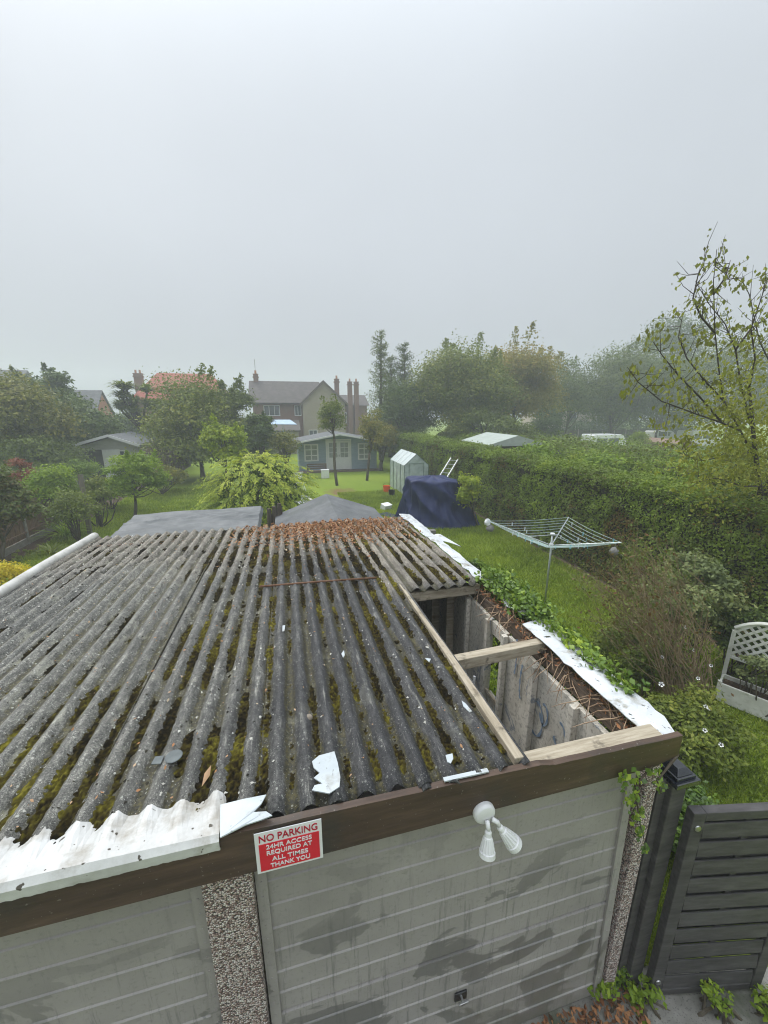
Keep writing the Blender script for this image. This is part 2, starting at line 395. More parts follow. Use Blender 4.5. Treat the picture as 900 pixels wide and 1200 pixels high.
def corr(x0, x1, y0, y1, dz=0, skew=0, rg=rng, z0=None, lift=0):
    n = max(int((x1-x0)/RP*10), 8); xs = np.linspace(x0, x1, n+1); ys = np.linspace(y0, y1, max(int((y1-y0)*8), 4))
    ph = rg.uniform(0, 6, 3)
    Xg, Yg = np.meshgrid(xs, ys)
    e0 = .02*np.sin(Xg*3+ph[2])+.012*np.sin(Xg*31)
    Yj = Yg + e0*(Yg == ys[0]) + e0*(Yg == ys[-1])
    Z = roofz(Yg)+dz+.026*np.cos(2*math.pi*Xg/RP) + .004*np.sin(Yg*2.1+ph[0])*np.sin(Xg*3+ph[1]) + lift*(Yg-y0)
    Xs = Xg + skew*(Yg-y0)
    top = np.stack([Xs, Yj, Z], -1).reshape(-1, 3); bot = top - [0, 0, .008]
    W = n+1; Hh = len(ys); i = np.arange(Hh*W).reshape(Hh, W); o = Hh*W
    q = np.stack([i[:-1, :-1], i[:-1, 1:], i[1:, 1:], i[1:, :-1]], -1).reshape(-1, 4)
    fs = [q, q[:, ::-1]+o]
    for a in (i[0, :], i[-1, ::-1], i[::-1, 0], i[:, -1]):
        fs.append(np.stack([a[:-1]+o, a[1:]+o, a[1:], a[:-1]], -1))
    fs = np.vstack(fs)
    return np.vstack([top, bot]), fs
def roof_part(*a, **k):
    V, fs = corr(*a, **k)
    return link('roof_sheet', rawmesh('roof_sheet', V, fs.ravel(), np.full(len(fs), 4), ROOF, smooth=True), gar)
cols = [(-3.10, -2.10), (-2.16, -1.06), (-1.12, -.18), (-.24, .62), (.56, 1.17)]
lap = [5.45, 5.6, 5.0, 4.5, 4.42]
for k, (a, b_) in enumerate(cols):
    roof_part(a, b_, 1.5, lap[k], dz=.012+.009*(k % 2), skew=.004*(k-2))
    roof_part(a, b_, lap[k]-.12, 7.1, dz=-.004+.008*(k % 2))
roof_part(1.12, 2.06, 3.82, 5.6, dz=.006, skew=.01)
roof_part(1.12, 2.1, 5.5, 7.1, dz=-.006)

PAINTW = mat('flaking_white_paint', [(.42, .44, .45), (.56, .58, .6), (.66, .68, .7)], 3, .42, bmp=.15, dirt=(7, (.27, .25, .2), .55, .7), fine=(17, (.04, .037, .03), .655), spec=.45)
FELTB = mat('white_verge', [(.36, .35, .32), (.5, .49, .46), (.6, .59, .56)], 4, .55, bmp=.2, dirt=(5, (.34, .32, .27), .55, .78), fine=(40, (.1, .1, .08), .7))
WOODD = mat('wet_brown_fascia', [(.035, .021, .014), (.065, .04, .027), (.11, .068, .046)], 5, .5, (.35, 4, 3.5), bmp=.35, spec=.4, dirt=(2.5, (.035, .03, .025), .5, .68), fine=(60, (.16, .14, .12), .7))
WOODP = mat('weathered_pale_timber', [(.2, .16, .11), (.34, .29, .215), (.48, .42, .33)], 6, .8, (6, .5, 6), bmp=.5, dirt=(9, (.12, .1, .075), .56, .7))
WOODX = mat('weathered_cross_timber', [(.2, .16, .11), (.36, .31, .23), (.5, .44, .35)], 6, .8, (.5, 6, 6), bmp=.5, dirt=(9, (.12, .1, .075), .56, .7))
WOODR = mat('rotten_timber', [(.05, .036, .026), (.11, .08, .058), (.2, .15, .11)], 9, .9, (4, .7, 4), bmp=.8)
# fascia (tapers to the right, ragged upper edge)
mb = MB()
xs = list(np.linspace(-3.5, 2.19, 60)); rr = random.Random(2)
topz = [2.475 - .012*(x+.5) - (.02 if x > 1.3 else 0) + rr.uniform(-.003, .003) for x in xs]
botz = [2.222 + .006*max(x, 0) + (.0 if x < 2.0 else (x-2.0)*.25) for x in xs]
V = []; Fs = []
for x, t, bz in zip(xs, topz, botz): V += [(x, 1.47, bz), (x, 1.47, t), (x, 1.505, t), (x, 1.505, bz)]
for i in range(len(xs)-1):
    for k in range(4): Fs.append((i*4+k, i*4+(k+1) % 4, i*4+4+(k+1) % 4, i*4+4+k))
Fs += [(3, 2, 1, 0), tuple(len(V)-4+k for k in range(4))]
mb.add(V, Fs); mb.build('fascia', WOODD, gar)
mb = MB(); mb.bar((1.13, 1.52, roofz(1.52)-.005), (1.17, 3.95, roofz(3.95)-.01), .055, .085); mb.build('edge_batten', WOODP, gar, bevel=.005)
mb = MB(); mb.span(1.2, 2.12, 1.51, 1.625, 2.30, 2.392); mb.build('wall_plate', WOODX, gar, bevel=.006)
mb = MB(); mb.bar((1.16, 2.6, 2.3), (2.1, 2.68, 2.285), .085, .1); mb.build('cross_beam', WOODX, gar, bevel=.006)
mb = MB(); mb.bar((1.16, 3.86, 2.28), (2.1, 3.9, 2.27), .06, .11); mb.build('cross_beam', WOODX, gar, bevel=.005)
for y in (4.7, 5.7, 6.6): MB().bar((-3.0, y, 2.24), (2.08, y, 2.2), .06, .1).build('cross_beam', WOODR, gar)
mb = MB(); mb.bar((2.11, 1.6, 2.2), (2.11, 7.05, 2.16), .07, .12); mb.build('side_plate', WOODR, gar)
# pieces of white flashing along the right edge: sheets with a little bend and real thickness
def strip(name, pts_in, pts_out, m, th=.006, parent=gar, drop=.05, sag=.004, seed=1):
    """a long sheet between two polylines (same count), folded down on the outer side"""
    rg = np.random.default_rng(seed); mb = MB(); V = []; nseg = len(pts_in)
    for a, b in zip(pts_in, pts_out):
        a, b = np.array(a, float), np.array(b, float); mid = (a+b)/2 + [0, 0, .008+rg.normal(0, sag)]
        c = b + (b-a)*.03 - [0, 0, drop]
        row = [a, mid, b, c]; V += row + [r - [0, 0, th] - (b-a)*(.02 if i == 3 else 0) for i, r in enumerate(row)]
    Fs = []
    for i in range(nseg-1):
        o, p = i*8, i*8+8
        for k in range(3): Fs += [(o+k, o+k+1, p+k+1, p+k), (o+4+k, p+4+k, p+5+k, o+5+k)]
        Fs += [(o, p, p+4, o+4), (o+3, o+7, p+7, p+3)]
    for o in (0, (nseg-1)*8):
        for k in range(3): Fs.append((o+k, o+k+4, o+k+5, o+k+1))
    mb.add(V, Fs); return mb.build(name, m, parent)
def jl(x, z, y0, y1, n, jx, seed):
    r = np.random.default_rng(seed); return [(x+r.normal(0, jx), y, z+r.normal(0, .003)) for y in np.linspace(y0, y1, n)]
strip('side_flashing', jl(2.055, 2.36, 1.53, 2.93, 22, .004, 1), jl(2.235, 2.345, 1.51, 1.6, 1, 0, 2)+jl(2.33, 2.335, 1.7, 3.0, 21, .003, 2), PAINTW, drop=.012)
strip('side_flashing', jl(2.17, 2.32, 3.15, 3.5, 6, .02, 3), jl(2.34, 2.31, 3.1, 3.45, 6, .012, 4), PAINTW, seed=4)
strip('side_flashing', jl(2.08, 2.385, 3.95, 5.6, 16, .018, 5), jl(2.26, 2.35, 3.8, 5.7, 16, .006, 6), PAINTW, seed=5)
strip('side_flashing', jl(2.07, 2.355, 5.65, 7.12, 12, .02, 7), jl(2.28, 2.32, 5.6, 7.15, 12, .006, 8), PAINTW, seed=6)
strip('side_flashing', [(2.26, 5.5, 2.33), (2.27, 5.8, 2.33)], [(2.42, 5.1, 2.35), (2.36, 5.75, 2.34)], PAINTW, seed=7, drop=.004)
# left verge capping
mb = MB(); V = []; ys = np.linspace(1.44, 7.12, 24)
mb.tube([(-3.115+.008*math.sin(y*3), y, roofz(y)+.022) for y in ys], [.062]*24, 10); o = mb.build('verge_capping', FELTB, gar, smooth=True)
BLACK = mat('black_plastic', [(.008, .008, .009), (.016, .016, .018)], 20, .35, bmp=0, spec=.5)
MB().bar((-3.24, 4.2, roofz(4.2)-.06), (-3.22, 7.1, roofz(7)-.06), .07, .07).build('gutter', BLACK, gar, bevel=.01)
# front flashing on the left: laps up over the corrugations, folded over the fascia
def front_flash(x0, x1, n, ytop, m, seed, ragged=.0, name='front_flashing', z_off=0):
    rg = np.random.default_rng(seed); xs = np.linspace(x0, x1, n); rows = []
    for x in xs:
        cor = .024*math.cos(2*math.pi*x/RP)
        yt = ytop + rg.normal(0, .006) + ragged*(.5+.5*math.sin(x*23+seed))
        zb = 2.487+z_off
        rows.append([(x, yt, roofz(yt)+cor*1.0+.02+z_off), (x, (yt+1.5)/2+.03, roofz(1.7)+cor*.55+.038+z_off), (x, 1.545, roofz(1.55)+.045+cor*.2+z_off), (x, 1.47, zb+.012+.003*math.sin(x*5)), (x, 1.448, zb-.01), (x, 1.45, zb-.058+rg.normal(0, .002)), (x, 1.462, zb-.062)])
    V = [p for r in rows for p in r]; k = 7
    top = len(V); V2 = [(p[0], p[1]+.003, p[2]-.006) for p in V]
    Fs = []
    for i in range(n-1):
        for j in range(k-1): Fs += [(i*k+j, i*k+j+1, (i+1)*k+j+1, (i+1)*k+j), (top+i*k+j, top+(i+1)*k+j, top+(i+1)*k+j+1, top+i*k+j+1)]
        Fs += [(i*k, (i+1)*k, top+(i+1)*k, top+i*k), (i*k+k-1, top+i*k+k-1, top+(i+1)*k+k-1, (i+1)*k+k-1)]
    for i in (0, n-1):
        for j in range(k-1): Fs.append((i*k+j, top+i*k+j, top+i*k+j+1, i*k+j+1))
    mb = MB(); mb.add(V+V2, Fs); return mb.build(name, m, gar, smooth=False)
FLASHW = mat('front_white_metal', [(.38, .375, .355), (.54, .54, .525), (.64, .645, .635)], 3.5, .4, bmp=.35, dirt=(4, (.26, .23, .18), .5, .68), fine=(26, (.06, .05, .035), .69), spec=.5)
o = front_flash(-3.5, -.385, 150, 1.70, FLASHW, 3); 
def gp(l, z=2.46): return [tuple(G(a, b_, z)[:2]) for a, b_ in l]
FLASHB = mat('torn_blue_white_sheet', [(.36, .4, .42), (.52, .56, .58)], 4, .4, bmp=.3, dirt=(9, (.3, .3, .27), .52, .7), spec=.5, fine=(40, (.3, .32, .32), .68))
q = MB(); tp = gp([(258, 942), (285, 936), (312, 930), (306, 942), (297, 951), (312, 951), (319, 955), (306, 961), (288, 966), (258, 982)], 2.5)
q.add([(x, y, roofz(y)+.058+.004*(i % 2)) for i, (x, y) in enumerate(tp)]+[(x, y, roofz(y)+.052+.004*(i % 2)) for i, (x, y) in enumerate(tp)], [(0, 1, 2, 3, 4, 9), (4, 5, 6, 7, 8, 9), (19, 14, 13, 12, 11, 10), (19, 18, 17, 16, 15, 14)]+[(i, (i+1) % 10, (i+1) % 10+10, i+10) for i in range(10)]); q.build('front_flashing', FLASHB, gar)
MB().bar((.68, 1.495, 2.476), (.93, 1.5, 2.466), .022, .008).build('front_flashing', FLASHB, gar)

# pebble-dashed pillars
def pebble():
    m = bpy.data.materials.new('pebble_dash'); n, b, o = nodes(m); v = objco(n)
    vo = N(n, 'ShaderNodeTexVoronoi'); vo.inputs['Scale'].default_value = 105; n.links.new(v, vo.inputs['Vector'])
    s = N(n, 'ShaderNodeSeparateColor'); n.links.new(vo.outputs['Color'], s.inputs[0])
    col = ramp(n, s.outputs[0], [(0, (.16, .09, .075)), (.2, (.38, .25, .22)), (.45, (.62, .48, .44)), (.7, (.8, .7, .67)), (1, (.88, .83, .8))])
    col = mixc(n, ramp(n, vo.outputs['Distance'], [(.35, (0, 0, 0)), (.75, (1, 1, 1))]), col, (.07, .06, .055))
    col = mixc(n, ramp(n, noise(n, 5, 5, .6, v), [(.6, (0, 0, 0)), (.8, (.5, .5, .5))]), col, (.06, .055, .045))
    n.links.new(col, b.inputs['Base Color']); b.inputs['Roughness'].default_value = .75
    bump(n, b, mth(n, 'SUBTRACT', 1.0, vo.outputs['Distance']), 1, .012); return m
PEB = pebble()
MB().add([(-.50, 1.5, 0), (-.28, 1.5, 0), (-.28, 1.7, 0), (-.50, 1.7, 0), (-.50, 1.5, 2.3), (-.275, 1.5, 2.3), (-.275, 1.7, 2.3), (-.50, 1.7, 2.3)],
         [(0, 1, 5, 4), (1, 2, 6, 5), (2, 3, 7, 6), (3, 0, 4, 7), (4, 5, 6, 7)]).build('pillar', PEB, gar, bevel=.006)
MB().span(2.05, 2.145, 1.52, 1.7, 0, 2.2).build('pillar', PEB, gar, bevel=.006)
# doors: pressed panels with rolled horizontal ribs
def door_mat():
    m = bpy.data.materials.new('grey_door_paint'); n, b, o = nodes(m); v = objco(n)
    big = noise(n, 1.6, 4, .6, v); st = noise(n, 1.9, 5, .6, objco(n, (.75, 1, 1.15)), .6); fl = noise(n, 40, 5, .7, v)
    col = ramp(n, big, [(.3, (.26, .242, .228)), (.7, (.345, .322, .305))])
    sx = N(n, 'ShaderNodeSeparateXYZ'); n.links.new(v, sx.inputs[0]); Z = sx.outputs[2]
    # damp patches, strongest in the middle band of the door
    band = ramp(n, mth(n, 'MULTIPLY', Z, .45), [(.0, (.62, .62, .62)), (.3, (1, 1, 1)), (.62, (.9, .9, .9)), (.8, (.35, .35, .35)), (.95, (.2, .2, .2))])
    w_ = mth(n, 'MULTIPLY', ramp(n, st, [(.545, (0, 0, 0)), (.56, (1, 1, 1))]), band)
    col = mixc(n, mth(n, 'MULTIPLY', w_, .62), col, (.085, .083, .076))
    run = noise(n, 11, 5, .75, objco(n, (2.6, 1, .16)))
    col = mixc(n, mth(n, 'MULTIPLY', mth(n, 'MULTIPLY', ramp(n, run, [(.54, (0, 0, 0)), (.64, (1, 1, 1))]), band), .55), col, (.10, .10, .095))
    gr = mth(n, 'MULTIPLY', ramp(n, Z, [(.05, (1, 1, 1)), (.75, (0, 0, 0))]), ramp(n, noise(n, 5, 5, .7, v), [(.4, (0, 0, 0)), (.65, (1, 1, 1))]))
    col = mixc(n, mth(n, 'MULTIPLY', gr, .55), col, (.12, .125, .07))
    col = mixc(n, ramp(n, fl, [(.3, (.35, .35, .35)), (.45, (0, 0, 0))]), col, (.11, .11, .1))
    n.links.new(col, b.inputs['Base Color']); b.inputs['Specular IOR Level'].default_value = .4
    n.links.new(ramp(n, w_, [(0, (.55, .55, .55)), (1, (.3, .3, .3))]), b.inputs['Roughness'])
    bump(n, b, noise(n, 12, 5, .6, v), .12, .01); return m
DOOR = door_mat()
def door(x0t, x1t, x0b, x1b, seed):
    yf = 1.555; z0, z1 = .03, 2.2; prof = []
    n = 13; pitch = .168; z = 2.19
    prof.append((yf, 2.2))
    k = 0
    while z - pitch > z0+.02:
        z -= pitch; k += 1
        if k == 7: prof += [(yf, z+.016), (yf+.014, z+.01), (yf+.014, z-.002), (yf-.006, z-.006), (yf-.006, z-.02), (yf, z-.026)]   # the deeper seam half way
        else: prof += [(yf+.001, z+.005), (yf-.004, z+.003), (yf-.007, z+.0005), (yf-.007, z-.002), (yf+.004, z-.004), (yf+.004, z-.009), (yf, z-.012)]
    prof.append((yf, z0))
    d = MB(); V = []
    for (y, zz) in prof:
        t = zz/2.2; V += [(x0b+(x0t-x0b)*t, y, zz), (x1b+(x1t-x1b)*t, y, zz)]
    m = len(V); V += [(p[0], 1.60, p[2]) for p in V]
    Fs = []
    for i in range(len(prof)-1): Fs += [(2*i, 2*i+1, 2*i+3, 2*i+2), (m+2*i, m+2*i+2, m+2*i+3, m+2*i+1), (2*i, 2*i+2, m+2*i+2, m+2*i), (2*i+1, m+2*i+1, m+2*i+3, 2*i+3)]
    Fs += [(0, m, m+1, 1), (m-2, m-1, 2*m-1, 2*m-2)]
    d.add(V, Fs); o = d.build('garage_door', DOOR, gar)
    for (a, b_) in ((x0t, x0b), (x1t, x1b)):
        s = 1 if a == x0t else -1
        q = MB(); q.prism([(b_, 1.537, .03), (b_+s*.055, 1.537, .03), (a+s*.055, 1.537, 2.2), (a, 1.537, 2.2)], (0, .017, 0))
        for zz in np.arange(.15, 2.15, .1):
            x = b_+(a-b_)*zz/2.2+s*.028; q.lathe((x, 1.537, zz), [(.006, 0), (.005, .003)], 8, Matrix.Rotation(math.pi/2, 3, 'X'))
        q.build('door_stile', DOOR, o)
    return o
d1 = door(-.272, 1.975, -.262, 2.04, 1)
d2 = door(-2.75, -.505, -2.75, -.505, 2)
METAL = mat('dull_metal', [(.3, .3, .3), (.5, .5, .5)], 30, .35, metallic=1, bmp=.1)
hx, hz = .895, .60
q = MB(); q.box((hx, 1.548, hz), (.085, .012, .075)); hd = q.build('handle', BLACK, d1, bevel=.004)
q = MB(); q.bar((hx-.03, 1.51, hz+.008), (hx+.035, 1.51, hz+.012), .016, .014); q.bar((hx, 1.545, hz+.01), (hx, 1.51, hz+.01), .014, .014, (1, 0, 0)); q.bar((hx+.003, 1.515, hz), (hx+.003, 1.52, hz-.035), .012, .01)
q.build('lever', METAL, hd, bevel=.003)
# walls: precast panels with joints; right wall seen inside
def panel_mat():
    m = bpy.data.materials.new('precast_panel'); n, b, o = nodes(m); v = objco(n)
    a = noise(n, 2.5, 6, .65, objco(n, (1, 1, .5))); f = noise(n, 30, 5, .7, v)
    col = ramp(n, a, [(.3, (.4, .36, .29)), (.5, (.6, .56, .48)), (.7, (.74, .7, .62))])
    col = mixc(n, ramp(n, f, [(.33, (.6, .6, .6)), (.5, (0, 0, 0))]), col, (.13, .11, .085))
    sp = noise(n, 3.3, 4, .65, objco(n, (1, 1, .6)), 1.6)
    col = mixc(n, ramp(n, sp, [(.585, (0, 0, 0)), (.63, (.7, .7, .7)), (.66, (0, 0, 0))]), col, (.08, .13, .22))
    n.links.new(col, b.inputs['Base Color']); b.inputs['Roughness'].default_value = .85; bump(n, b, f, .3, .01); return m
PAN = panel_mat()
w0, w1 = AX(576, 735, 2.03), AX(590, 795, 2.03)
gy0, gy1 = 3.12, 3.45
ylist = [1.62, 2.12, 2.62, 3.12, 3.45, 3.95, 4.45, 4.95, 5.45, 5.95, 6.45, 7.0]
for i in range(len(ylist)-1):
    a, b_ = ylist[i], ylist[i+1]; jx = .006*((i*7) % 3)
    if a == 3.12:
        MB().span(2.03+jx, 2.075, a+.03, b_-.03, 1.98, 2.12).build('wall_panel', PAN, gar)
        MB().span(2.03+jx, 2.075, a+.03, b_-.03, .0, 1.25).build('wall_panel', PAN, gar, bevel=.004)
        q = MB(); q.span(2.0, 2.03, a+.03, b_-.03, 1.25, 1.29); q.build('window_sill', WOODP, gar)
    else:
        MB().span(2.03+jx, 2.075, a+.004, b_-.004, 0, 2.12).build('wall_panel', PAN, gar, bevel=.004)
    q = MB(); q.span(1.975, 2.03, a-.028, a+.028, 0, 2.13); q.build('wall_rib', PAN, gar, bevel=.006)
for i in range(11):
    x0 = -3.1+i*.47
    if 8 <= i <= 8:
        MB().span(x0, x0+.465, 7.02, 7.07, 0, 1.1).build('wall_panel', PAN, gar); MB().span(x0, x0+.465, 7.02, 7.07, 1.9, 2.12).build('wall_panel', PAN, gar)
    else: MB().span(x0, x0+.465, 7.02, 7.07, 0, 2.12).build('wall_panel', PAN, gar)
    MB().span(x0-.025, x0+.025, 6.96, 7.02, 0, 2.12).build('wall_rib', WOODR, gar)
for i in range(11): MB().span(-3.16, -3.11, 1.62+i*.49, 2.105+i*.49, 0, 2.12).build('wall_panel', PAN, gar)
MB().span(-3.1, 2.0, 1.65, 7.0, .01, .03).build('floor_slab', mat('garage_floor', [(.05, .045, .04), (.12, .11, .1)], 4, .9), gar)
# loops of blue paint on the inside of the wall
BLUE = mat('blue_paint', [(.12, .18, .28), (.3, .36, .42)], 22, .7, bmp=0)
for (cy, cz, ry, rz, a0, a1) in [(*AX(u_, v_, 2.026)[1:], a_, b_, c_, d_) for u_, v_, a_, b_, c_, d_ in ((628, 842, .09, .17, 20, 300), (637, 838, .05, .10, 60, 350), (655, 862, .07, .12, 80, 330), (612, 800, .04, .2, -70, 60), (603, 770, .03, .2, 100, 240), (583, 830, .05, .2, -60, 60))]:
    q = MB(); pts = []
    for t in np.linspace(R(a0), R(a1), 16): pts.append((2.026, cy+ry*math.cos(t), cz+rz*math.sin(t)))
    V = []
    for i, p in enumerate(pts):
        d = np.array(pts[min(i+1, 15)])-np.array(pts[max(i-1, 0)]); d /= np.linalg.norm(d); s = np.array([0, -d[2], d[1]])*(.009+.005*math.sin(i*1.9))
        V += [np.array(p)+s, np.array(p)-s, np.array(p)+s+[.003, 0, 0], np.array(p)-s+[.003, 0, 0]]
    q.add(V, [f for i in range(15) for f in ((4*i, 4*i+1, 4*i+5, 4*i+4), (4*i+2, 4*i+6, 4*i+7, 4*i+3), (4*i, 4*i+4, 4*i+6, 4*i+2), (4*i+1, 4*i+3, 4*i+7, 4*i+5))])
    q.build('paint_mark', BLUE, gar)

# ---- what lies inside the open bay
for k, (x, y, h, w_, lean, col) in enumerate([(1.34, 5.5, 1.95, .1, .1, 0), (1.5, 5.3, 2.0, .08, .05, 1), (1.62, 5.65, 1.9, .12, .12, 0), (1.76, 5.1, 2.02, .09, -.04, 1), (1.88, 4.7, 2.05, .11, .06, 0), (1.93, 4.3, 2.0, .1, .03, 0), (1.2, 5.2, 1.9, .07, .03, 1)]):
    lab = ['narrow pale plank leaning by the rear window gap', 'dark plank standing second from the rear window gap', 'wide pale plank leaning in the back of the open bay', 'thin dark plank between two pale ones in the bay',
           'pale board standing against the right panels near the short roof', 'pale board nearest the short corrugated roof patch edge', 'dark batten upright under the long roof batten'][k]
    q = MB(); q.bar((x, y-lean*2, .035), (x, y, h), w_, .03, (0, 1, 0)); tag(q.build('leaning_plank', [WOODX, WOODR][col], bevel=.004), lab, 'plank', 'planks stored in the open garage bay')
WHITEP = mat('white_plastic', [(.68, .69, .7), (.78, .79, .8)], 8, .35, bmp=.02, spec=.5)
rk = empty('shelf_rack', (1.62, 3.55, .03), 0, 'white wire shelf rack standing inside the open garage bay', 'rack')
for z in (.5, 1.0, 1.35):
    q = MB()
    for i in range(5): q.bar((1.42, 3.4+i*.08, z), (1.84, 3.4+i*.08, z), .012, .012)
    q.bar((1.42, 3.38, z), (1.42, 3.74, z), .02, .02); q.bar((1.84, 3.38, z), (1.84, 3.74, z), .02, .02); q.build('shelf', WHITEP, rk)
for x in (1.42, 1.84):
    for y in (3.38, 3.74): MB().bar((x, y, .03), (x, y, 1.5), .022, .022).build('post', WHITEP, rk)

# ---- moss cushions in the valleys, one mass nobody could count
def vn2(x, y, sx, sy, seed):
    """smooth random lattice noise in -1..1"""
    r = np.random.default_rng(seed); T = r.uniform(-1, 1, (256, 256)); u, v = x*sx+500, y*sy+500
    i, j = np.floor(u).astype(int), np.floor(v).astype(int); f, g_ = u-i, v-j; f, g_ = f*f*(3-2*f), g_*g_*(3-2*g_)
    i, j, i2, j2 = i % 256, j % 256, (i+1) % 256, (j+1) % 256
    return (T[i, j]*(1-f)+T[i2, j]*f)*(1-g_)+(T[i, j2]*(1-f)+T[i2, j2]*f)*g_
def moss():
    """joined cushions: one lumpy sheet per valley, rising out of the cement only where moss grows"""
    Vs = []; Is = []; T = []; off = 0
    def valley(x0, ya, yb, base_m):
        nonlocal off
        xs = np.linspace(-.06, .06, 25); ys = np.arange(ya, yb, .006); X, Y = np.meshgrid(xs+x0, ys); D = X-x0
        right = np.clip((x0+1.6)/1.9, 0, 1); front = np.clip(1-(Y-1.6)/1.6, 0, 1)
        m = base_m+.5*right+.5*front*(1-right)*(x0 > -2.9)+.62*vn2(X*0+x0*7, Y, 1, 2.6, 3)+.35*vn2(X*0+x0*5, Y, 1, 7, 4)+.22*vn2(X, Y, 30, 22, 5)
        m = np.where(Y > 5.6, m-.15, m)
        lump = .5+.5*vn2(X, Y, 60, 48, 6)+.35*vn2(X, Y, 130, 110, 7)
        h = np.clip(m, -.4, .85)*.029*(.35+1.0*lump)+.0045*vn2(X, Y, 130, 105, 8)+.35*D*D*np.where(m > 0, 1, 0)
        val = roofz(Y)-.026
        Z = val+.019+h; Z = np.where(m < .02, val-.03, Z)
        P = np.stack([X, Y, Z], -1).reshape(-1, 3); H_, W_ = X.shape; i = np.arange(H_*W_).reshape(H_, W_)
        q = np.stack([i[:-1, :-1], i[:-1, 1:], i[1:, 1:], i[1:, :-1]], -1)
        roof_z = roofz(Y)+.026*np.cos(2*math.pi*X/RP); vis = Z > roof_z; k = vis[:-1, :-1] | vis[1:, 1:] | vis[1:, :-1] | vis[:-1, 1:]
        q = q[k]; t = .17+.34*vn2(X, Y, 9, 5, 9)+.3*vn2(X, Y, 70, 60, 10)+.22*vn2(X, Y, 130, 110, 12)+.2*lump+.12*front*(1-right)-.22*(x0 < -1.3)*(Y > 3)-.12*vn2(X, Y, 3, 1.5, 15)
        Vs.append(P); Is.append((q+off).reshape(-1, 4)); T.append(t.ravel()); off += len(P)
    for v in range(math.ceil(-3.05/RP), math.floor(1.15/RP)+1):
        x = (v+.5)*RP
        if -3.02 < x < 1.12: valley(x, 1.6, 7.0, -.16)
    for v in range(math.ceil(1.2/RP), math.floor(2.0/RP)+1): valley((v+.5)*RP, 3.95, 6.9, -.15)
    V = np.vstack(Vs); I = np.vstack(Is); T_ = np.concatenate(T); used = np.unique(I); mp = np.full(len(V), -1); mp[used] = np.arange(len(used)); V = V[used]; T_ = T_[used]; I = mp[I]
    m = leafmat('moss', [(.012, .010, .006), (.034, .026, .010), (.07, .058, .014), (.13, .115, .018), (.24, .21, .035)], 0, .95, .05)
    n = m.node_tree; b = [q for q in n.nodes if q.type == 'BSDF_PRINCIPLED'][0]; bump(n, b, noise(n, 260, 4, .8, objco(n)), 1, .008)
    me = rawmesh('moss', V, I.ravel(), np.full(len(I), 4), m, np.clip(T_, 0, 1), smooth=True)
    tag(link('moss', me, keep=True), 'dark and yellow green moss filling the valleys of the corrugated roof', 'moss', kind='stuff')
    # loose crumbs: dark moss pellets and pale flakes of cement scattered over the ridges
    r = np.random.default_rng(11); n_ = 3800; x = r.uniform(-3.02, 1.1, n_); y = r.uniform(1.65, 6.95, n_); sz = r.uniform(.003, .011, n_); t = np.where(r.random(n_) < .6, r.uniform(0, .3, n_), r.uniform(.75, 1, n_))
    base = np.array([(1, 0, 0), (0, 1, 0), (-1, 0, 0), (0, -1, 0), (0, 0, 1.)]); P = base[None]*sz[:, None, None]*(1+r.normal(0, .3, (n_, 5, 3)))
    P[:, :, 0] += x[:, None]; P[:, :, 1] += y[:, None]; P[:, :, 2] += (roofz(y)+.012+.026*np.cos(2*math.pi*x/RP))[:, None]
    f = np.array([(0, 1, 4), (1, 2, 4), (2, 3, 4), (3, 0, 4)]); idx = (f[None]+np.arange(n_)[:, None, None]*5).ravel()
    me = rawmesh('roof_grit', P.reshape(-1, 3), idx, np.full(n_*4, 3), leafmat('grit', [(.015, .014, .01), (.05, .045, .03), (.3, .29, .25), (.5, .49, .44)], 0, .9), np.repeat(t, 5))
    tag(link('roof_grit', me, keep=True), 'crumbs of dark moss and pale grit scattered over the roof ridges', 'grit', kind='stuff')
moss()
# ---- brown leaf litter at the far edge of the roof
def litter():
    rg = np.random.default_rng(5); n = 5200
    x = rg.normal(.75, .75, n); y = 7.05-np.abs(rg.normal(0, .62, n))
    k = (x > -.95) & (x < 2.1) & (y > 4.6) & ~((x > 1.1) & (y < 5.4)); x, y = x[k], y[k]
    z = roofz(y)+.03+.022*np.cos(2*math.pi*x/RP)+np.abs(rg.normal(0, .012, len(x)))
    nr = rg.normal(size=(len(x), 3))*.6+[0, 0, 1]
    m = leafmat('dead_leaves', [(.06, .035, .02), (.2, .085, .04), (.36, .17, .075), (.44, .25, .13), (.5, .42, .3)], .1, .7)
    P1 = np.stack([x, y, z], 1)
    # bits blown over the whole roof: pale flakes, leaves, twigs
    n2 = 700; x2 = rg.uniform(-3, 1.15, n2); y2 = rg.uniform(1.65, 6.9, n2); P2 = np.stack([x2, y2, roofz(y2)+.024+.026*np.cos(2*math.pi*x2/RP)], 1)
    P = np.vstack([P1, P2]); nn = np.vstack([nr, rg.normal(size=(n2, 3))*.4+[0, 0, 1]])
    sz = np.concatenate([rg.uniform(.025, .065, len(P1)), rg.uniform(.008, .03, n2)]); tt = np.concatenate([rg.beta(2, 2, len(P1)), rg.uniform(.5, 1, n2)])
    V, idx, s_, t_ = leaves(P, nn, sz, tt, .5, .05, rg)
    tag(link('leaf_litter', rawmesh('leaf_litter', V, idx, s_, m, t_), keep=True), 'brown fallen leaves heaped on the far edge of the garage roof', 'leaf litter', kind='stuff')
litter()
def plate(name, px, z_of, m, th, label, cat, group=None, lift=.0, flat=None):
    """a torn sheet lying on the roof, outline in metres"""
    mb = MB(); mb.prism([(x, y, z_of(x, y)+lift) for x, y in px], (0, 0, th)); return tag(mb.build(name, m), label, cat, group)
ridge = lambda x, y: roofz(y)+.045
def gp(l, z=2.46): return [tuple(G(a, b_, z)[:2]) for a, b_ in l]
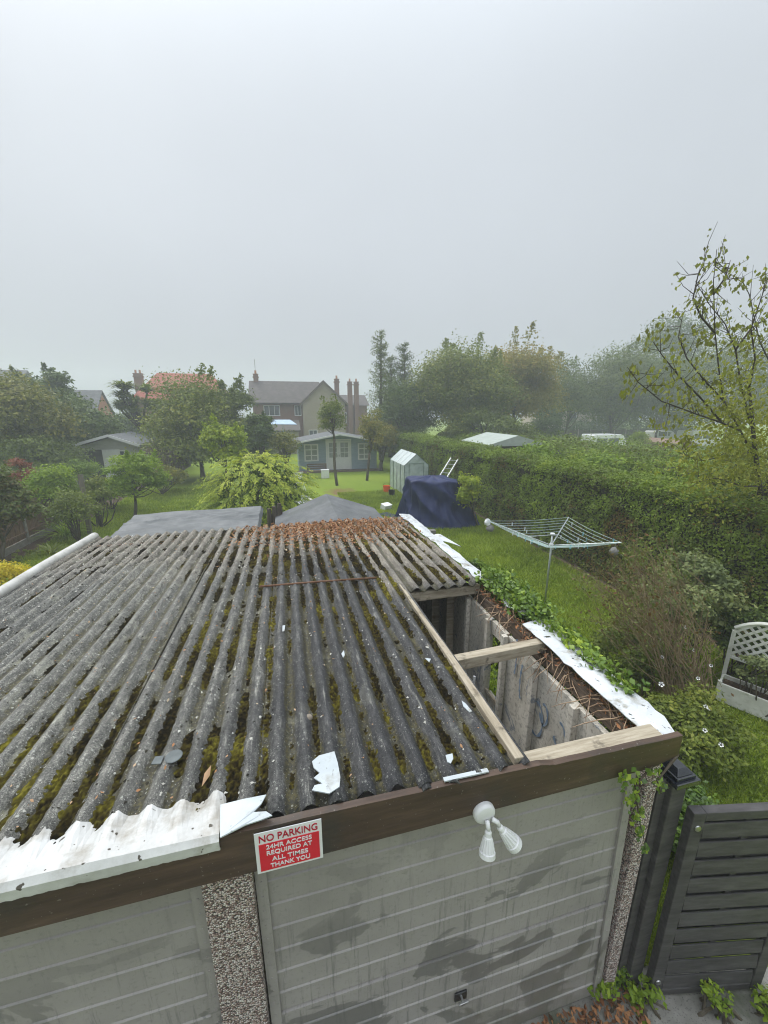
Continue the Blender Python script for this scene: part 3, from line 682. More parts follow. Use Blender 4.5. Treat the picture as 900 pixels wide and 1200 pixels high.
plate('torn_flashing_piece', gp([(366, 897), (374, 890), (392, 885), (396, 899), (399, 916), (398, 928), (386, 936), (366, 932), (369, 926), (378, 924), (368, 917), (375, 911), (368, 905)]), ridge, FLASHB, .006, 'torn white scrap of flashing lying on the roof above the red sign', 'scrap', 'white scraps lying on the roof', .004)
for i, (l, lab) in enumerate([([(522, 888), (530, 886), (531, 892), (528, 898), (524, 896)], 'small white chip near the front right corner of the roof'),
                              ([(541, 822), (546, 826), (553, 835), (550, 836), (543, 829)], 'narrow white sliver beside the long pale batten'),
                              ([(400, 764), (403, 760), (404, 766), (402, 769)], 'tiny white chip half way up the roof'),
                              ([(498, 770), (505, 771), (503, 775)], 'triangular white chip near the middle cross beam'),
                              ([(329, 730), (334, 729), (333, 736), (330, 737)], 'pale chip up the roof below the iron rod')]):
    plate('white_chip', gp(l), ridge, FLASHB, .005, lab, 'scrap', 'white scraps lying on the roof', -.008)
RUST = mat('rusty_iron', [(.07, .035, .02), (.16, .08, .045), (.2, .13, .09)], 20, .8, bmp=.4)
a, b_ = G(304, 686, 2.42), G(441, 676, 2.42)
q = MB(); q.tube([(a[0], a[1], roofz(a[1])+.044), ((a[0]+b_[0])/2, (a[1]+b_[1])/2+.01, roofz(a[1])+.046), (b_[0], b_[1], roofz(b_[1])+.046)], .012, 8); tag(q.build('iron_rod', RUST, smooth=True), 'thin rusty iron rod lying across the roof ridges', 'rod')
def pebblestone(px, py, r_, z, m, lab):
    c = G(px, py, z); rr = np.random.default_rng(int(px)); q = MB()
    prof = [(.001, -.8*r_), (.6*r_, -.62*r_), (.95*r_, -.2*r_), (r_, .15*r_), (.75*r_, .55*r_), (.35*r_, .74*r_), (.001, .8*r_)]
    q.lathe((c[0], c[1], roofz(c[1])+.0+r_*.6), prof, 14)
    q.v = [(x+rr.normal(0, r_*.03), y+rr.normal(0, r_*.03), z_) for x, y, z_ in q.v]
    tag(q.build('stone', m, smooth=True), lab, 'stone')
STONE = mat('stone', [(.16, .13, .1), (.3, .26, .21)], 14, .8, bmp=.3)
pebblestone(362, 842, .024, 2.43, STONE, 'round tan stone lying in a mossy roof valley')
pebblestone(410, 822, .015, 2.43, STONE, 'small reddish pebble on the middle of the roof')
TIN = mat('grey_tin', [(.08, .09, .09), (.15, .17, .17)], 10, .6, bmp=.15)
c = G(203, 883, 2.48); q = MB(); q.lathe((c[0], c[1], roofz(c[1])+.032), [(.001, 0), (.042, 0), (.045, .004), (.041, .007), (.001, .006)], 20)
tag(q.build('tin_lid', TIN, smooth=False), 'flat round grey lid on the roof above the white front flashing', 'lid')
q = MB(); c = G(185, 888, 2.48); q.prism([(c[0]-.03, c[1]-.02, roofz(c[1])+.036), (c[0]+.02, c[1]-.03, roofz(c[1])+.036), (c[0]+.025, c[1]+.02, roofz(c[1])+.038), (c[0]-.02, c[1]+.025, roofz(c[1])+.038)], (0, 0, .005)); tag(q.build('slate_scrap', TIN), 'flat grey scrap beside the round lid on the roof', 'scrap')
c = G(242, 908, 2.48); V, idx, s_, t_ = leaves(np.array([[c[0], c[1], roofz(c[1])+.045]]), np.array([[.3, -.5, 1.]]), np.array([.1]), np.array([.8]), .3, 0)
LIT = MATS['dead_leaves']
tag(link('curled_leaf', rawmesh('curled_leaf', V, idx, s_, LIT, t_)), 'single curled tan leaf lying above the torn blue white flashing', 'leaf')

# ---- the red and white sign screwed to the fascia
RED = mat('sign_red', [(.62, .008, .02), (.68, .012, .03)], 4, .35, bmp=0, spec=.5)
SWHITE = mat('sign_white', [(.72, .72, .74), (.78, .78, .8)], 4, .35, bmp=0, spec=.5)
sg = empty('sign', (-.09, 1.462, 2.215), 0, 'red and white no parking sign on the brown fascia', 'sign')
sx0, sx1, sz0, sz1 = -.243, .058, 2.213, 2.452
MB().span(sx0, sx1, 1.462, 1.466, sz0, sz1).build('panel', SWHITE, sg)
MB().span(sx0+.016, sx1-.014, 1.459, 1.4615, sz0+.014, sz1-.067).build('red_field', RED, sg)
def text(body, x, z, size, m, parent, name, width=None, y=1.4595, bold=.0):
    cu = bpy.data.curves.new('t', 'FONT'); cu.body = body; cu.size = size; cu.align_x = 'CENTER'; cu.align_y = 'CENTER'; cu.extrude = .0012; cu.offset = bold
    t = bpy.data.objects.new('t', cu); C.objects.link(t); bpy.context.view_layer.update()
    me = bpy.data.meshes.new_from_object(t.evaluated_get(bpy.context.evaluated_depsgraph_get())); bpy.data.objects.remove(t)
    co = np.array([v.co[:] for v in me.vertices]); wd = co[:, 0].max()-co[:, 0].min(); s = (width/wd) if width else 1
    co[:, 0] = (co[:, 0]-(co[:, 0].max()+co[:, 0].min())/2)*s; co[:, 1] -= (co[:, 1].max()+co[:, 1].min())/2
    W = np.stack([x+co[:, 0], y-co[:, 2], z+co[:, 1]], 1)
    me.vertices.foreach_set('co', W.astype(np.float32).ravel()); me.materials.clear(); me.materials.append(m); me.update()
    return link(name, me, parent)
SRED = mat('sign_ink', [(.42, .01, .03), (.46, .012, .04)], 4, .4, bmp=0)
xc = (sx0+sx1)/2
text('NO PARKING', xc, sz1-.035, .056, SRED, sg, 'heading', .262, 1.4605, .0004)
for i, (t, wd) in enumerate([('24HR ACCESS', .205), ('REQUIRED AT', .205), ('ALL TIMES', .165), ('THANK YOU', .18)]):
    text(t, xc, sz1-.086-i*.038, .034, SWHITE, sg, 'lettering', wd, 1.458, .0004)

# ---- twin spot floodlight under the fascia
fl = empty('floodlight', (.9, 1.46, 2.2), 0, 'white twin headed floodlight on the fascia above the door', 'floodlight')
LW = mat('lamp_white_plastic', [(.6, .6, .6), (.72, .72, .72)], 6, .4, bmp=.02, spec=.5)
q = MB(); M = Matrix.Rotation(math.pi/2, 3, 'X')
q.lathe((.9, 1.469, 2.245), [(.06, 0), (.06, .022), (.052, .034), (.03, .04), (.01, .041)], 24, M); q.build('base', LW, fl, smooth=True, bevel=.002)
def spot(tip, end, r1):
    tip, end = Vector(tip), Vector(end); d = (end-tip); L = d.length; d.normalize(); Q = d.to_track_quat('Z', 'Y').to_matrix()
    q = MB(); q.lathe(tip, [(.014, 0), (.018, .01), (.018, .03), (.022, .035), (r1*.86, L*.8), (r1, L*.82), (r1*1.03, L)], 20, Q)
    for k in range(14):
        a = 2*math.pi*k/14
        p0 = tip+Q @ Vector((.022*math.cos(a), .022*math.sin(a), .04)); p1 = tip+Q @ Vector((r1*.86*math.cos(a), r1*.86*math.sin(a), L*.76))
        q.tube([p0, p1], .0035, 5)
    h = q.build('lamp_head', LW, fl); q = MB(); q.lathe(end, [(r1*.9, 0), (r1*.8, .006), (.002, .008)], 20, Q); q.build('lens', mat('lamp_lens', [(.5, .5, .5), (.6, .6, .6)], 5, .15, bmp=0, spec=.6), h, smooth=True)
spot((.902, 1.405, 2.19), (.885, 1.37, 2.07), .041); spot((.965, 1.41, 2.19), (1.05, 1.38, 2.075), .043)
MB().tube([(.9, 1.42, 2.235), (.9, 1.405, 2.21), (.902, 1.405, 2.185)], .012, 8).build('arm', LW, fl, smooth=True)
MB().tube([(.93, 1.42, 2.235), (.955, 1.41, 2.22), (.968, 1.41, 2.185)], .012, 8).build('arm', LW, fl, smooth=True)

# ---- gate and its post
GATE = mat('charcoal_gate_paint', [(.04, .037, .037), (.068, .063, .063), (.105, .098, .098)], 7, .62, (.6, 3, 3), bmp=.35, dirt=(3, (.09, .09, .088), .55, .75))
gpost = empty('gate_post', (2.36, 1.58, 0), 0, 'charcoal square gate post with black pyramid cap beside the garage corner', 'gate post')
MB().span(2.28, 2.40, 1.52, 1.64, 0, 1.97).build('post', GATE, gpost, bevel=.006)
q = MB(); q.box((2.36, 1.58, 1.99), (.19, .19, .035)); q.box((2.36, 1.58, 2.018), (.15, .15, .022))
q.add([(2.36+a, 1.58+b_, 2.032) for a, b_ in ((-.062, -.062), (.062, -.062), (.062, .062), (-.062, .062))]+[(2.36+a, 1.58+b_, 2.062) for a, b_ in ((-.03, -.03), (.03, -.03), (.03, .03), (-.03, .03))], [(0, 1, 5, 4), (1, 2, 6, 5), (2, 3, 7, 6), (3, 0, 4, 7), (4, 5, 6, 7)])
q.build('cap', mat('gloss_black_cap', [(.012, .014, .018), (.02, .023, .03)], 8, .12, bmp=0, spec=.8), gpost, bevel=.003)
MB().span(2.215, 2.29, 1.56, 1.62, 0, 1.98).build('side_batten', GATE, gpost, bevel=.004)
gd = np.array([.98, -.19, 0]); gd /= np.linalg.norm(gd); go = np.array([2.40, 1.47, 0]); gn = np.array([-gd[1], gd[0], 0])
gt = empty('garden_gate', go, math.atan2(gd[1], gd[0]), 'charcoal painted garden gate of overlapping horizontal boards', 'gate')
GW, GH = .86, 1.80
for x in (0, GW-.07): MB().span(x, x+.085, -.03, .03, .04, GH).build('stile', GATE, gt, local=True, bevel=.005)
MB().span(0.086, GW-.071, -.028, .028, GH-.07, GH-.002).build('top_rail', GATE, gt, local=True, bevel=.005)
MB().span(0.086, GW-.071, -.028, .028, .042, .10).build('bottom_rail', GATE, gt, local=True, bevel=.005)
for i in range(10):
    z = .15+i*.163; q = MB(); M = Matrix.Rotation(R(-4), 3, 'X'); q.box((GW/2+.005, -.022, z+.03), (GW-.165, .012, .115), M=M); q.build('front_board', GATE, gt, local=True, bevel=.003)
for i in range(10):
    z = .15+i*.163+.082; q = MB(); q.box((GW/2+.005, .008, z+.03), (GW-.165, .012, .11)); q.build('rear_board', GATE, gt, local=True, bevel=.003)
MB().span(.086+.3, .086+.34, -.012, .0, .1, GH-.07).build('back_batten', GATE, gt, local=True)
for z in (.2, 1.68): q = MB(); q.lathe((.045, -.031, z), [(.022, 0), (.02, .006), (.008, .008)], 12, Matrix.Rotation(math.pi/2, 3, 'X')); q.build('screw_cap', METAL, gt, local=True)

# ================================================================== GARDEN OBJECTS
# ---- rotary airer
AL = mat('airer_steel', [(.3, .33, .32), (.5, .54, .52)], 30, .4, bmp=0, metallic=.5)
LINE = mat('airer_line', [(.4, .52, .49), (.55, .68, .64)], 30, .5, bmp=0)
ax_, ay_ = 5.43, 7.0
air = empty('rotary_airer', (ax_, ay_, 0), 0, 'open rotary washing line standing on the lawn in front of the hedge', 'rotary airer')
MB().tube([(ax_, ay_, 0), (ax_, ay_, 1.72)], .021, 10).build('pole', AL, air, smooth=True)
MB().lathe((ax_, ay_, 1.70), [(.03, 0), (.05, .02), (.045, .045), (.001, .055)], 14).build('cap', WHITEP, air, smooth=True)
MB().lathe((ax_, ay_, 1.42), [(.03, 0), (.045, .02), (.045, .08), (.03, .1)], 12).build('hub', WHITEP, air)
corn = [np.array(p) for p in ((4.47, 8.03, 1.80), (6.48, 7.85, 1.80), (6.22, 6.0, 1.80), (4.64, 6.1, 1.80))]
hub = np.array([ax_, ay_, 1.47]); cap = np.array([ax_, ay_, 1.71])
for c in corn:
    MB().tube([hub, c], .0125, 6).build('arm', AL, air)
    MB().tube([cap, hub+(c-hub)*.34], .007, 5).build('strut', AL, air)
for k in range(7):
    t = 1-k*.105; q = MB()
    for i in range(4):
        a, b_ = hub+(corn[i]-hub)*t, hub+(corn[(i+1) % 4]-hub)*t
        q.tube([a+(b_-a)*s-np.array([0, 0, .035*math.sin(math.pi*s)*t]) for s in np.linspace(0, 1, 9)], .0042, 4)
    q.build('line', LINE, air)
PEG = mat('peg_plastic', [(.62, .7, .72), (.72, .76, .78)], 5, .5, bmp=0); PEGB = mat('peg_blue', [(.15, .42, .5), (.2, .5, .55)], 5, .5, bmp=0)
rg = np.random.default_rng(8)
peg0 = None
for k in range(26):
    i = rg.integers(4); t = 1-rg.integers(7)*.105; s = rg.uniform(.08, .92)
    a, b_ = hub+(corn[i]-hub)*t, hub+(corn[(i+1) % 4]-hub)*t; p = a+(b_-a)*s-np.array([0, 0, .035*math.sin(math.pi*s)*t])
    if k < 2:
        q = MB(); q.box((0, 0, -.02), (.013, .01, .075)); q.box((.012, 0, -.018), (.008, .01, .07)); peg = q.build('clothes_peg', PEG if k == 0 else PEGB, local=True)
        pegs = [peg] if k == 0 else pegs+[peg]
    else: peg = pegs[k % 2].copy(); C.objects.link(peg)
    peg.location = Vector([float(v) for v in p]); peg.rotation_euler = (0, 0, rg.uniform(0, 3))
    tag(peg, 'pale clothes peg clipped on the rotary washing line' if k % 2 == 0 else 'blue clothes peg clipped on the rotary washing line', 'peg', 'pale pegs on the washing line' if k % 2 == 0 else 'blue pegs on the washing line')
def bag(c, r_, m, lab, sd):
    rg = np.random.default_rng(sd); q = MB()
    q.lathe(c, [(.002, -1.5*r_), (r_*.7, -1.35*r_), (r_*1.05, -.7*r_), (r_*.85, -.1*r_), (r_*.5, .25*r_), (r_*.12, .5*r_)], 14)
    q.v = [(x+rg.normal(0, r_*.08), y+rg.normal(0, r_*.08), z) for x, y, z in q.v]
    q.tube([(c[0], c[1], c[2]+.4*r_), (c[0], c[1], c[2]+1.1*r_)], .005, 4)
    tag(q.build('peg_bag', m, smooth=True), lab, 'bag')
BAGG = mat('grey_mesh_bag', [(.14, .14, .13), (.27, .26, .25)], 40, .9, bmp=.3)
bag(corn[0]+[.03, -.05, -.12], .085, BAGG, 'grey peg bag hanging at the left corner of the washing line', 3)
bag(corn[2]+[-.08, .05, -.14], .085, BAGG, 'grey peg bag hanging at the right corner of the washing line', 4)
q = MB(); q.lathe(corn[0]+[-.02, 0, -.06], [(.002, -.05), (.06, -.03), (.075, .03), (.05, .08), (.01, .1)], 10); q.v = [(x+rg.normal(0, .01), y+rg.normal(0, .01), z+rg.normal(0, .01)) for x, y, z in q.v]
tag(q.build('plastic_bag', WHITEP), 'crumpled white plastic bag tied to the left end of the washing line', 'bag')

# ---- blue tarpaulin over a heap
def tarp():
    rg = np.random.default_rng(4)
    cx, cy = 5.55, 14.35; n, mrow = 120, 22; V = []
    base = [G(462, 606), G(486, 622), G(530, 619), G(562, 614), None]
    c0 = np.array([[4.2, 14.9], [4.6, 13.5], [5.6, 13.0], [7.0, 13.05], [7.2, 14.2], [6.8, 15.5], [5.4, 15.9], [4.3, 15.7]])
    tp = np.array([[4.5, 14.5], [4.6, 14.05], [5.35, 13.65], [6.15, 13.5], [6.35, 14.0], [6.3, 15.0], [5.5, 15.3], [4.6, 15.2]])
    def loop(P, k):
        t = np.linspace(0, 8, k, endpoint=False); i = t.astype(int); f = t-i; return P[i]*(1-f)[:, None]+P[(i+1) % 8]*f[:, None]
    B, T = loop(c0, n), loop(tp, n); a = np.arange(n)/n*2*math.pi
    def sm(x): 
        for _ in range(3): x = (np.roll(x, 1, 0)+x*2+np.roll(x, -1, 0))/4
        return x
    B, T = sm(B), sm(T)
    cr_ = lambda t: 1-2*np.abs(np.sin(t))**.6
    folds = .1*cr_(a*4.5+1)+.06*cr_(a*8+2)+.03*cr_(a*15)
    for j in range(mrow):
        s = j/(mrow-1); e = s**.8 if s > 0 else 0
        P = B*(1-e)+T*e
        out_ = P-np.array([cx, cy]); out_ /= np.linalg.norm(out_, axis=1, keepdims=True)
        am = folds*(1-s*.7)+.05*np.sin(a*5+s*7)*math.sin(math.pi*s)+.03*np.sin(a*13-s*9)*math.sin(math.pi*s)
        P = P+out_*am[:, None]
        P = P+out_*(.11*cr_(a*3+s*4+1)*math.sin(math.pi*s))[:, None]; z = 1.68*s**.92+(.03*np.sin(a*6+2) if s > 0 else .02*np.abs(np.sin(a*11)))+.05*math.sin(math.pi*s)*np.sin(a*7+3)
        V += [(p[0], p[1], max(zz, .01)) for p, zz in zip(P, z)]
    rows = [(.7, 1.70), (.4, 1.76), (.1, 1.80)]
    tc = T.mean(0)
    for k, z in rows: V += [(tc[0]+(p[0]-tc[0])*k, tc[1]+(p[1]-tc[1])*k, z+.02*math.sin(i_*.5)) for i_, p in enumerate(T)]
    V.append((tc[0], tc[1], 1.82)); M = mrow+3; Fs = [(j*n+k, j*n+(k+1) % n, (j+1)*n+(k+1) % n, (j+1)*n+k) for j in range(M-1) for k in range(n)]
    Fs += [((M-1)*n+k, (M-1)*n+(k+1) % n, M*n) for k in range(n)]
    m = mat('blue_tarpaulin', [(.007, .012, .05), (.01, .018, .075), (.016, .027, .1)], 3.5, .55, bmp=.8, spec=.3)
    mb = MB(); mb.add(V, Fs); o = mb.build('tarpaulin_heap', m, smooth=True)
    tag(o, 'dark blue tarpaulin draped over a tall heap on the lawn', 'tarpaulin')
    # the tail of the sheet lying on the grass
    q = MB(); k = 9
    P = [(4.5-.07*i+.03*math.sin(i*2), 15.0+.12*i, .01) for i in range(k)]; V = []
    for i, p in enumerate(P):
        for j in range(5): V.append((p[0]-.10*j+.1, p[1]-.06*j, .015+.06*abs(math.sin(i*1.3+j*1.7))))
    q.add(V, [(i*5+j, i*5+j+1, (i+1)*5+j+1, (i+1)*5+j) for i in range(k-1) for j in range(4)]); q.build('loose_corner', m, o, smooth=True)
tarp()
# ---- plastic greenhouse
def pvc():
    m = bpy.data.materials.new('greenhouse_film'); n, b, o = nodes(m)
    b.inputs['Base Color'].default_value = (.58, .66, .65, 1); b.inputs['Roughness'].default_value = .3
    tr = N(n, 'ShaderNodeBsdfTransparent'); tr.inputs[0].default_value = (.75, .85, .8, 1); q = N(n, 'ShaderNodeMixShader')
    f = ramp(n, noise(n, 3, 4, .6, objco(n)), [(.3, (.5, .5, .5)), (.7, (.85, .85, .85))])
    n.links.new(f, q.inputs[0]); n.links.new(tr.outputs[0], q.inputs[1]); n.links.new(b.outputs[0], q.inputs[2]); n.links.new(q.outputs[0], o.inputs[0])
    bump(n, b, noise(n, 6, 3, .5, objco(n)), .4, .03); return m
FILM = pvc()
gh = empty('greenhouse', (6.4, 20.6, 0), 0, 'small plastic covered greenhouse with pitched roof beside the hedge', 'greenhouse')
gx0, gx1, gy0_, gy1_, ge, gr = 5.78, 7.06, 19.2, 22.0, 1.55, 2.12; gm = (gx0+gx1)/2
GF = mat('greenhouse_frame', [(.05, .1, .07), (.09, .15, .11)], 8, .5, bmp=0)
MB().add([(gx0, gy0_, 0), (gx0, gy1_, 0), (gx0, gy1_, ge), (gx0, gy0_, ge)], [(0, 1, 2, 3)]).build('side_cover', FILM, gh)
MB().add([(gx1, gy0_, 0), (gx1, gy1_, 0), (gx1, gy1_, ge), (gx1, gy0_, ge)], [(0, 1, 2, 3)]).build('side_cover', FILM, gh)
ROOFF = mat('greenhouse_roof_film', [(.5, .56, .55), (.66, .7, .7)], 5, .3, bmp=.2, spec=.5)
MB().add([(gx0, gy0_, ge), (gx0, gy1_, ge), (gm, gy1_, gr), (gm, gy0_, gr)], [(0, 1, 2, 3)]).build('roof', ROOFF, gh)
MB().add([(gx1, gy0_, ge), (gx1, gy1_, ge), (gm, gy1_, gr), (gm, gy0_, gr)], [(0, 1, 2, 3)]).build('roof', ROOFF, gh)
for y in (gy0_+.001, gy1_-.001): MB().add([(gx0, y, 0), (gx1, y, 0), (gx1, y, ge), (gm, y, gr), (gx0, y, ge)], [(0, 1, 2, 3, 4)]).build('end_cover', FILM, gh)
for y in (gy0_-.012, (gy0_+gy1_)/2, gy1_+.012):
    q = MB(); q.tube([(gx0-.012, y, 0), (gx0-.012, y, ge), (gm, y, gr+.012), (gx1+.012, y, ge), (gx1+.012, y, 0)], .014, 6); q.build('hoop', GF if y != (gy0_+gy1_)/2 else WHITEP, gh)
q = MB(); q.tube([(gx0+.25, gy0_-.015, 0), (gx0+.25, gy0_-.015, 1.65), (gx1-.25, gy0_-.015, 1.65), (gx1-.25, gy0_-.015, 0)], .012, 6); q.build('door_frame', GF, gh)
for y in (20.6, 21.3, 19.9):
    MB().span(gx0-.02, gx0-.006, y-.02, y+.02, 0, ge).build('batten', GF, gh)
    MB().bar((gx0-.0, y, ge+.018), (gm, y, gr+.018), .02, .02).build('batten', WHITEP, gh)
# ---- ladder leaning against the hedge
lad = empty('ladder', (6.55, 15.4, 0), 0, 'silver ladder leaning on the hedge behind the blue tarpaulin', 'ladder')
a0, a1 = AX(517, 563, 6.75), AX(533, 537, 7.6); d_ = (a1-a0); a0 = a0-d_*(a0[2]/d_[2])*.98
SILV = mat('ladder_aluminium', [(.45, .46, .46), (.62, .63, .63)], 12, .4, bmp=0, metallic=.4)
side = np.array([.0, .32, 0]); side2 = np.array([.2, -.22, 0])
for s in (-.5, .5): MB().bar(a0+side2*s*1.3, a1+side2*s*1.3, .03, .06).build('rail', SILV, lad)
for k in range(12): t = (k+.5)/12; p = a0+d_*0+(a1-a0)*t; MB().bar(p-side2*.65, p+side2*.65, .03, .03).build('rung', SILV, lad)
# ---- buckets and oddments on the lawn
def bucket(px, py, r_, h, m, name, lab, cat, handle=True):
    c = G(px, py); q = MB(); q.lathe(c, [(r_*.78, 0), (r_, h), (r_*1.06, h), (r_*.95, h-.02), (r_*.75, .03)], 18); o = q.build(name, m, smooth=False); tag(o, lab, cat)
    if handle:
        q = MB(); q.tube([(c[0]+r_*math.cos(a), c[1], h-.02+r_*.9*math.sin(a)) for a in np.linspace(0, math.pi, 9)], .008, 5); q.build('handle', BLACK, o)
ORANGE = mat('orange_plastic', [(.75, .1, .01), (.82, .13, .015)], 5, .4, bmp=0, spec=.5)
bucket(453, 577, .2, .36, ORANGE, 'bucket', 'orange bucket on the grass by the greenhouse', 'bucket')
bucket(459, 581, .17, .3, BLACK, 'plant_pot', 'black pot beside the orange bucket', 'pot', False)
def crate(px, py, d, rz, m, lab, name='box', cat='box', z=0.0, tilt=0):
    c = G(px, py, z); M = Matrix.Rotation(rz, 3, 'Z') @ Matrix.Rotation(tilt, 3, 'X'); q = MB()
    w_, l, h = d; t = .02
    for p, s in (((0, 0, .01), (w_, l, .02)), ((-w_/2+t/2, 0, h/2+.02), (t, l-.001, h)), ((w_/2-t/2, 0, h/2+.02), (t, l-.001, h)), ((0, -l/2+t/2, h/2+.02), (w_-2*t-.001, t, h)), ((0, l/2-t/2, h/2+.02), (w_-2*t-.001, t, h)), ((0, 0, h+.032), (w_+.02, l+.02, .02))):
        q.box(np.array(c)+np.array(M @ Vector(p)), s, M=M)
    tag(q.build(name, m, bevel=.006), lab, cat)
crate(452, 597, (.42, .3, .22), .5, WHITEP, 'white plastic box tipped on the grass beside the blue tarpaulin', tilt=.25)
crate(381, 560, (.5, .4, .5), 0, WHITEP, 'white storage box standing before the summerhouse doors')
crate(366, 597, (.3, .3, .45), .3, mat('cream_plastic', [(.5, .48, .4), (.62, .6, .5)], 6, .5, bmp=0), 'cream box standing beside the golden bush')
c = G(356, 592); q = MB(); q.box((c[0], c[1], .12), (.8, .5, .1), rz=.4); q.box((c[0]+.1, c[1]+.1, .3), (.35, .3, .25), rz=.2); q.box((c[0], c[1], .035), (.7, .4, .07), rz=.4); tag(q.build('rubble_pile', PAINTW, bevel=.01), 'pile of white slabs stacked beside the golden bush', 'slabs')
q = MB(); c = G(433, 626+4); q = MB(); c = G(505, 630); q.box((c[0], c[1], .14), (.3, .2, .28)); tag(q.build('concrete_block', CONC, bevel=.012), 'grey concrete block holding the front hem of the blue tarpaulin', 'block')
# garden chair (white) and dark bench by the summerhouse
ch = empty('garden_chair', G(352, 575), .3, 'white folding garden chair half hidden by the golden bush', 'chair')
for x in (-.24, .24):
    MB().bar((x, -.2, 0), (x*.95, .2, .45), .03, .03).build('leg', WHITEP, ch, local=True); MB().bar((x, .22, 0), (x, .2, 1.0), .03, .03).build('leg', WHITEP, ch, local=True)
MB().box((0, 0, .45), (.5, .45, .03)).build('seat', WHITEP, ch, local=True); MB().box((0, .23, .78), (.46, .03, .42)).build('backrest', WHITEP, ch, local=True)
bn = empty('garden_bench', G(372, 560), 0, 'dark wooden bench under the left summerhouse window', 'bench')
for x in (-.6, .6):
    for y in (-.2, .2): MB().span(x-.035, x+.035, y-.035, y+.035, 0, .45 if y < 0 else .9).build('leg', WOODR, bn, local=True)
for k in range(4): MB().span(-.68, .68, -.24+k*.12, -.14+k*.12, .451, .48).build('seat_slat', WOODR, bn, local=True)
for k in range(3): MB().span(-.6, .6, .236, .26, .55+k*.13, .64+k*.13).build('back_slat', WOODR, bn, local=True)
# ---- white planter with trellis
CREAM = mat('cream_paint', [(.5, .5, .44), (.64, .64, .58), (.72, .72, .68)], 5, .6, bmp=.1, dirt=(6, (.3, .33, .2), .55, .75))
pl = empty('planter', (6.45, 3.5, 0), R(-62), 'cream wooden planter with arched lattice trellis on the right lawn', 'planter')
L2, W2 = .40, .15
for y in (-W2, W2): MB().span(-L2, L2, y-.014, y+.014, .03, .33).build('side_board', CREAM, pl, local=True, bevel=.004)
for x in (-L2, L2): MB().span(x-.014, x+.014, -W2+.015, W2-.015, .03, .33).build('end_board', CREAM, pl, local=True, bevel=.004)
for x in (-L2, L2):
    for y in (-W2-.016, W2+.016): MB().span(x-.025, x+.025, y-.02, y+.02, 0, .37 if y < 0 else 1.08).build('post', CREAM, pl, local=True, bevel=.004)
MB().span(-L2+.02, L2-.02, -W2+.02, W2-.02, .1, .27).build('soil', SOIL, pl, local=True)
yb = W2+.02
arch = lambda x: 1.12+.2*(1-(x/L2)**2)
q = MB(); q.tube([(x, yb, arch(x)) for x in np.linspace(-L2, L2, 13)], .03, 6); q.build('arch', CREAM, pl, local=True)
MB().span(-L2, L2, yb-.015, yb+.015, .62, .66).build('rail', CREAM, pl, local=True)
for sgn, yy in ((1, yb-.008), (-1, yb+.008)):
    for k in np.arange(-1.6, 1.7, .125):
        pts = []
        for t in np.linspace(-L2, L2, 40):
            z = 1.05+sgn*(t)+k
            if .66 < z < arch(t)-.01: pts.append((t, z))
        if len(pts) > 2: MB().bar((pts[0][0], yy, pts[0][1]), (pts[-1][0], yy, pts[-1][1]), .034, .012, (0, 1, 0)).build('lattice_slat', CREAM, pl, local=True)

# ---- sheds right behind the garage
FELT = mat('grey_roof_felt', [(.08, .085, .09), (.12, .125, .13), (.17, .172, .175)], 2.2, .8, bmp=.25, fine=(70, (.28, .28, .27), .64), dirt=(1.3, (.09, .1, .09), .5, .7))
TARPG = mat('grey_sheeting', [(.07, .077, .08), (.115, .122, .125), (.18, .185, .185)], 2.2, .6, bmp=.4, spec=.4)
SHEDW = mat('dark_shed_boards', [(.05, .04, .03), (.1, .08, .06)], 5, .85, (1, 1, 6), bmp=.3)
s1 = empty('low_shed', (-2.05, 9.1, 0), 0, 'low shed with wrinkled grey sheeting on its roof behind the garage left half', 'shed')
n1, n2 = 60, 34; V = []
X0, X1, Y0, Y1 = -3.42, -.62, 7.95, 9.95
for j in range(n2):
    for i in range(n1):
        u, v = i/(n1-1), j/(n2-1); x = X0+(X1-X0)*u; y = Y0+(Y1-Y0)*v - .18*(1-u)*v
        z = 1.93+.09*v-.02*abs(u-.5)+.007*math.sin(x*2+y*9)*math.sin(x*5.1+2)+.008*math.sin(y*17+x*3+math.sin(x*4))*(.3+v)
        z += .05*max(0, 1-abs(v-.62-.05*math.sin(x*2.3)-.02*math.sin(x*9))/.05)+.03*max(0, 1-abs(v-.8+.1*u-.03*math.sin(x*3.3))/.04)*(u > .2)+.02*max(0, 1-abs(v-.35-.12*u)/.03)
        if i in (0, n1-1) or j in (0, n2-1): z -= .09
        V.append((x, y, z))
q = MB(); q.add(V, [(j*n1+i, j*n1+i+1, (j+1)*n1+i+1, (j+1)*n1+i) for j in range(n2-1) for i in range(n1-1)]); q.build('roof', TARPG, s1)
MB().span(X0+.08, X1-.08, Y0+.06, Y1-.25, 0, 1.83).build('wall', SHEDW, s1)
s2 = empty('small_shed', (.95, 9.2, 0), 0, 'small shed with pitched grey felt roof behind the garage right half', 'shed')
ym, xm = 9.1, .97
q = MB(); y0_, y1_ = 7.75, 10.35
q.prism([(-.35, y0_, 1.62), (xm, y0_, 2.12), (xm, y0_, 2.145), (-.36, y0_, 1.645)], (0, y1_-y0_, 0)); q.build('roof_slope', FELT, s2)
q = MB(); q.prism([(xm+.001, y0_, 2.12), (2.25, y0_, 1.66), (2.26, y0_, 1.685), (xm+.001, y0_, 2.145)], (0, y1_-y0_, 0)); q.build('roof_slope', FELT, s2)
q = MB(); q.prism([(-.25, 7.85, 0), (2.15, 7.85, 0), (2.15, 7.85, 1.66), (xm, 7.85, 2.1), (-.25, 7.85, 1.62)], (0, 2.4, 0)); q.build('wall', SHEDW, s2)

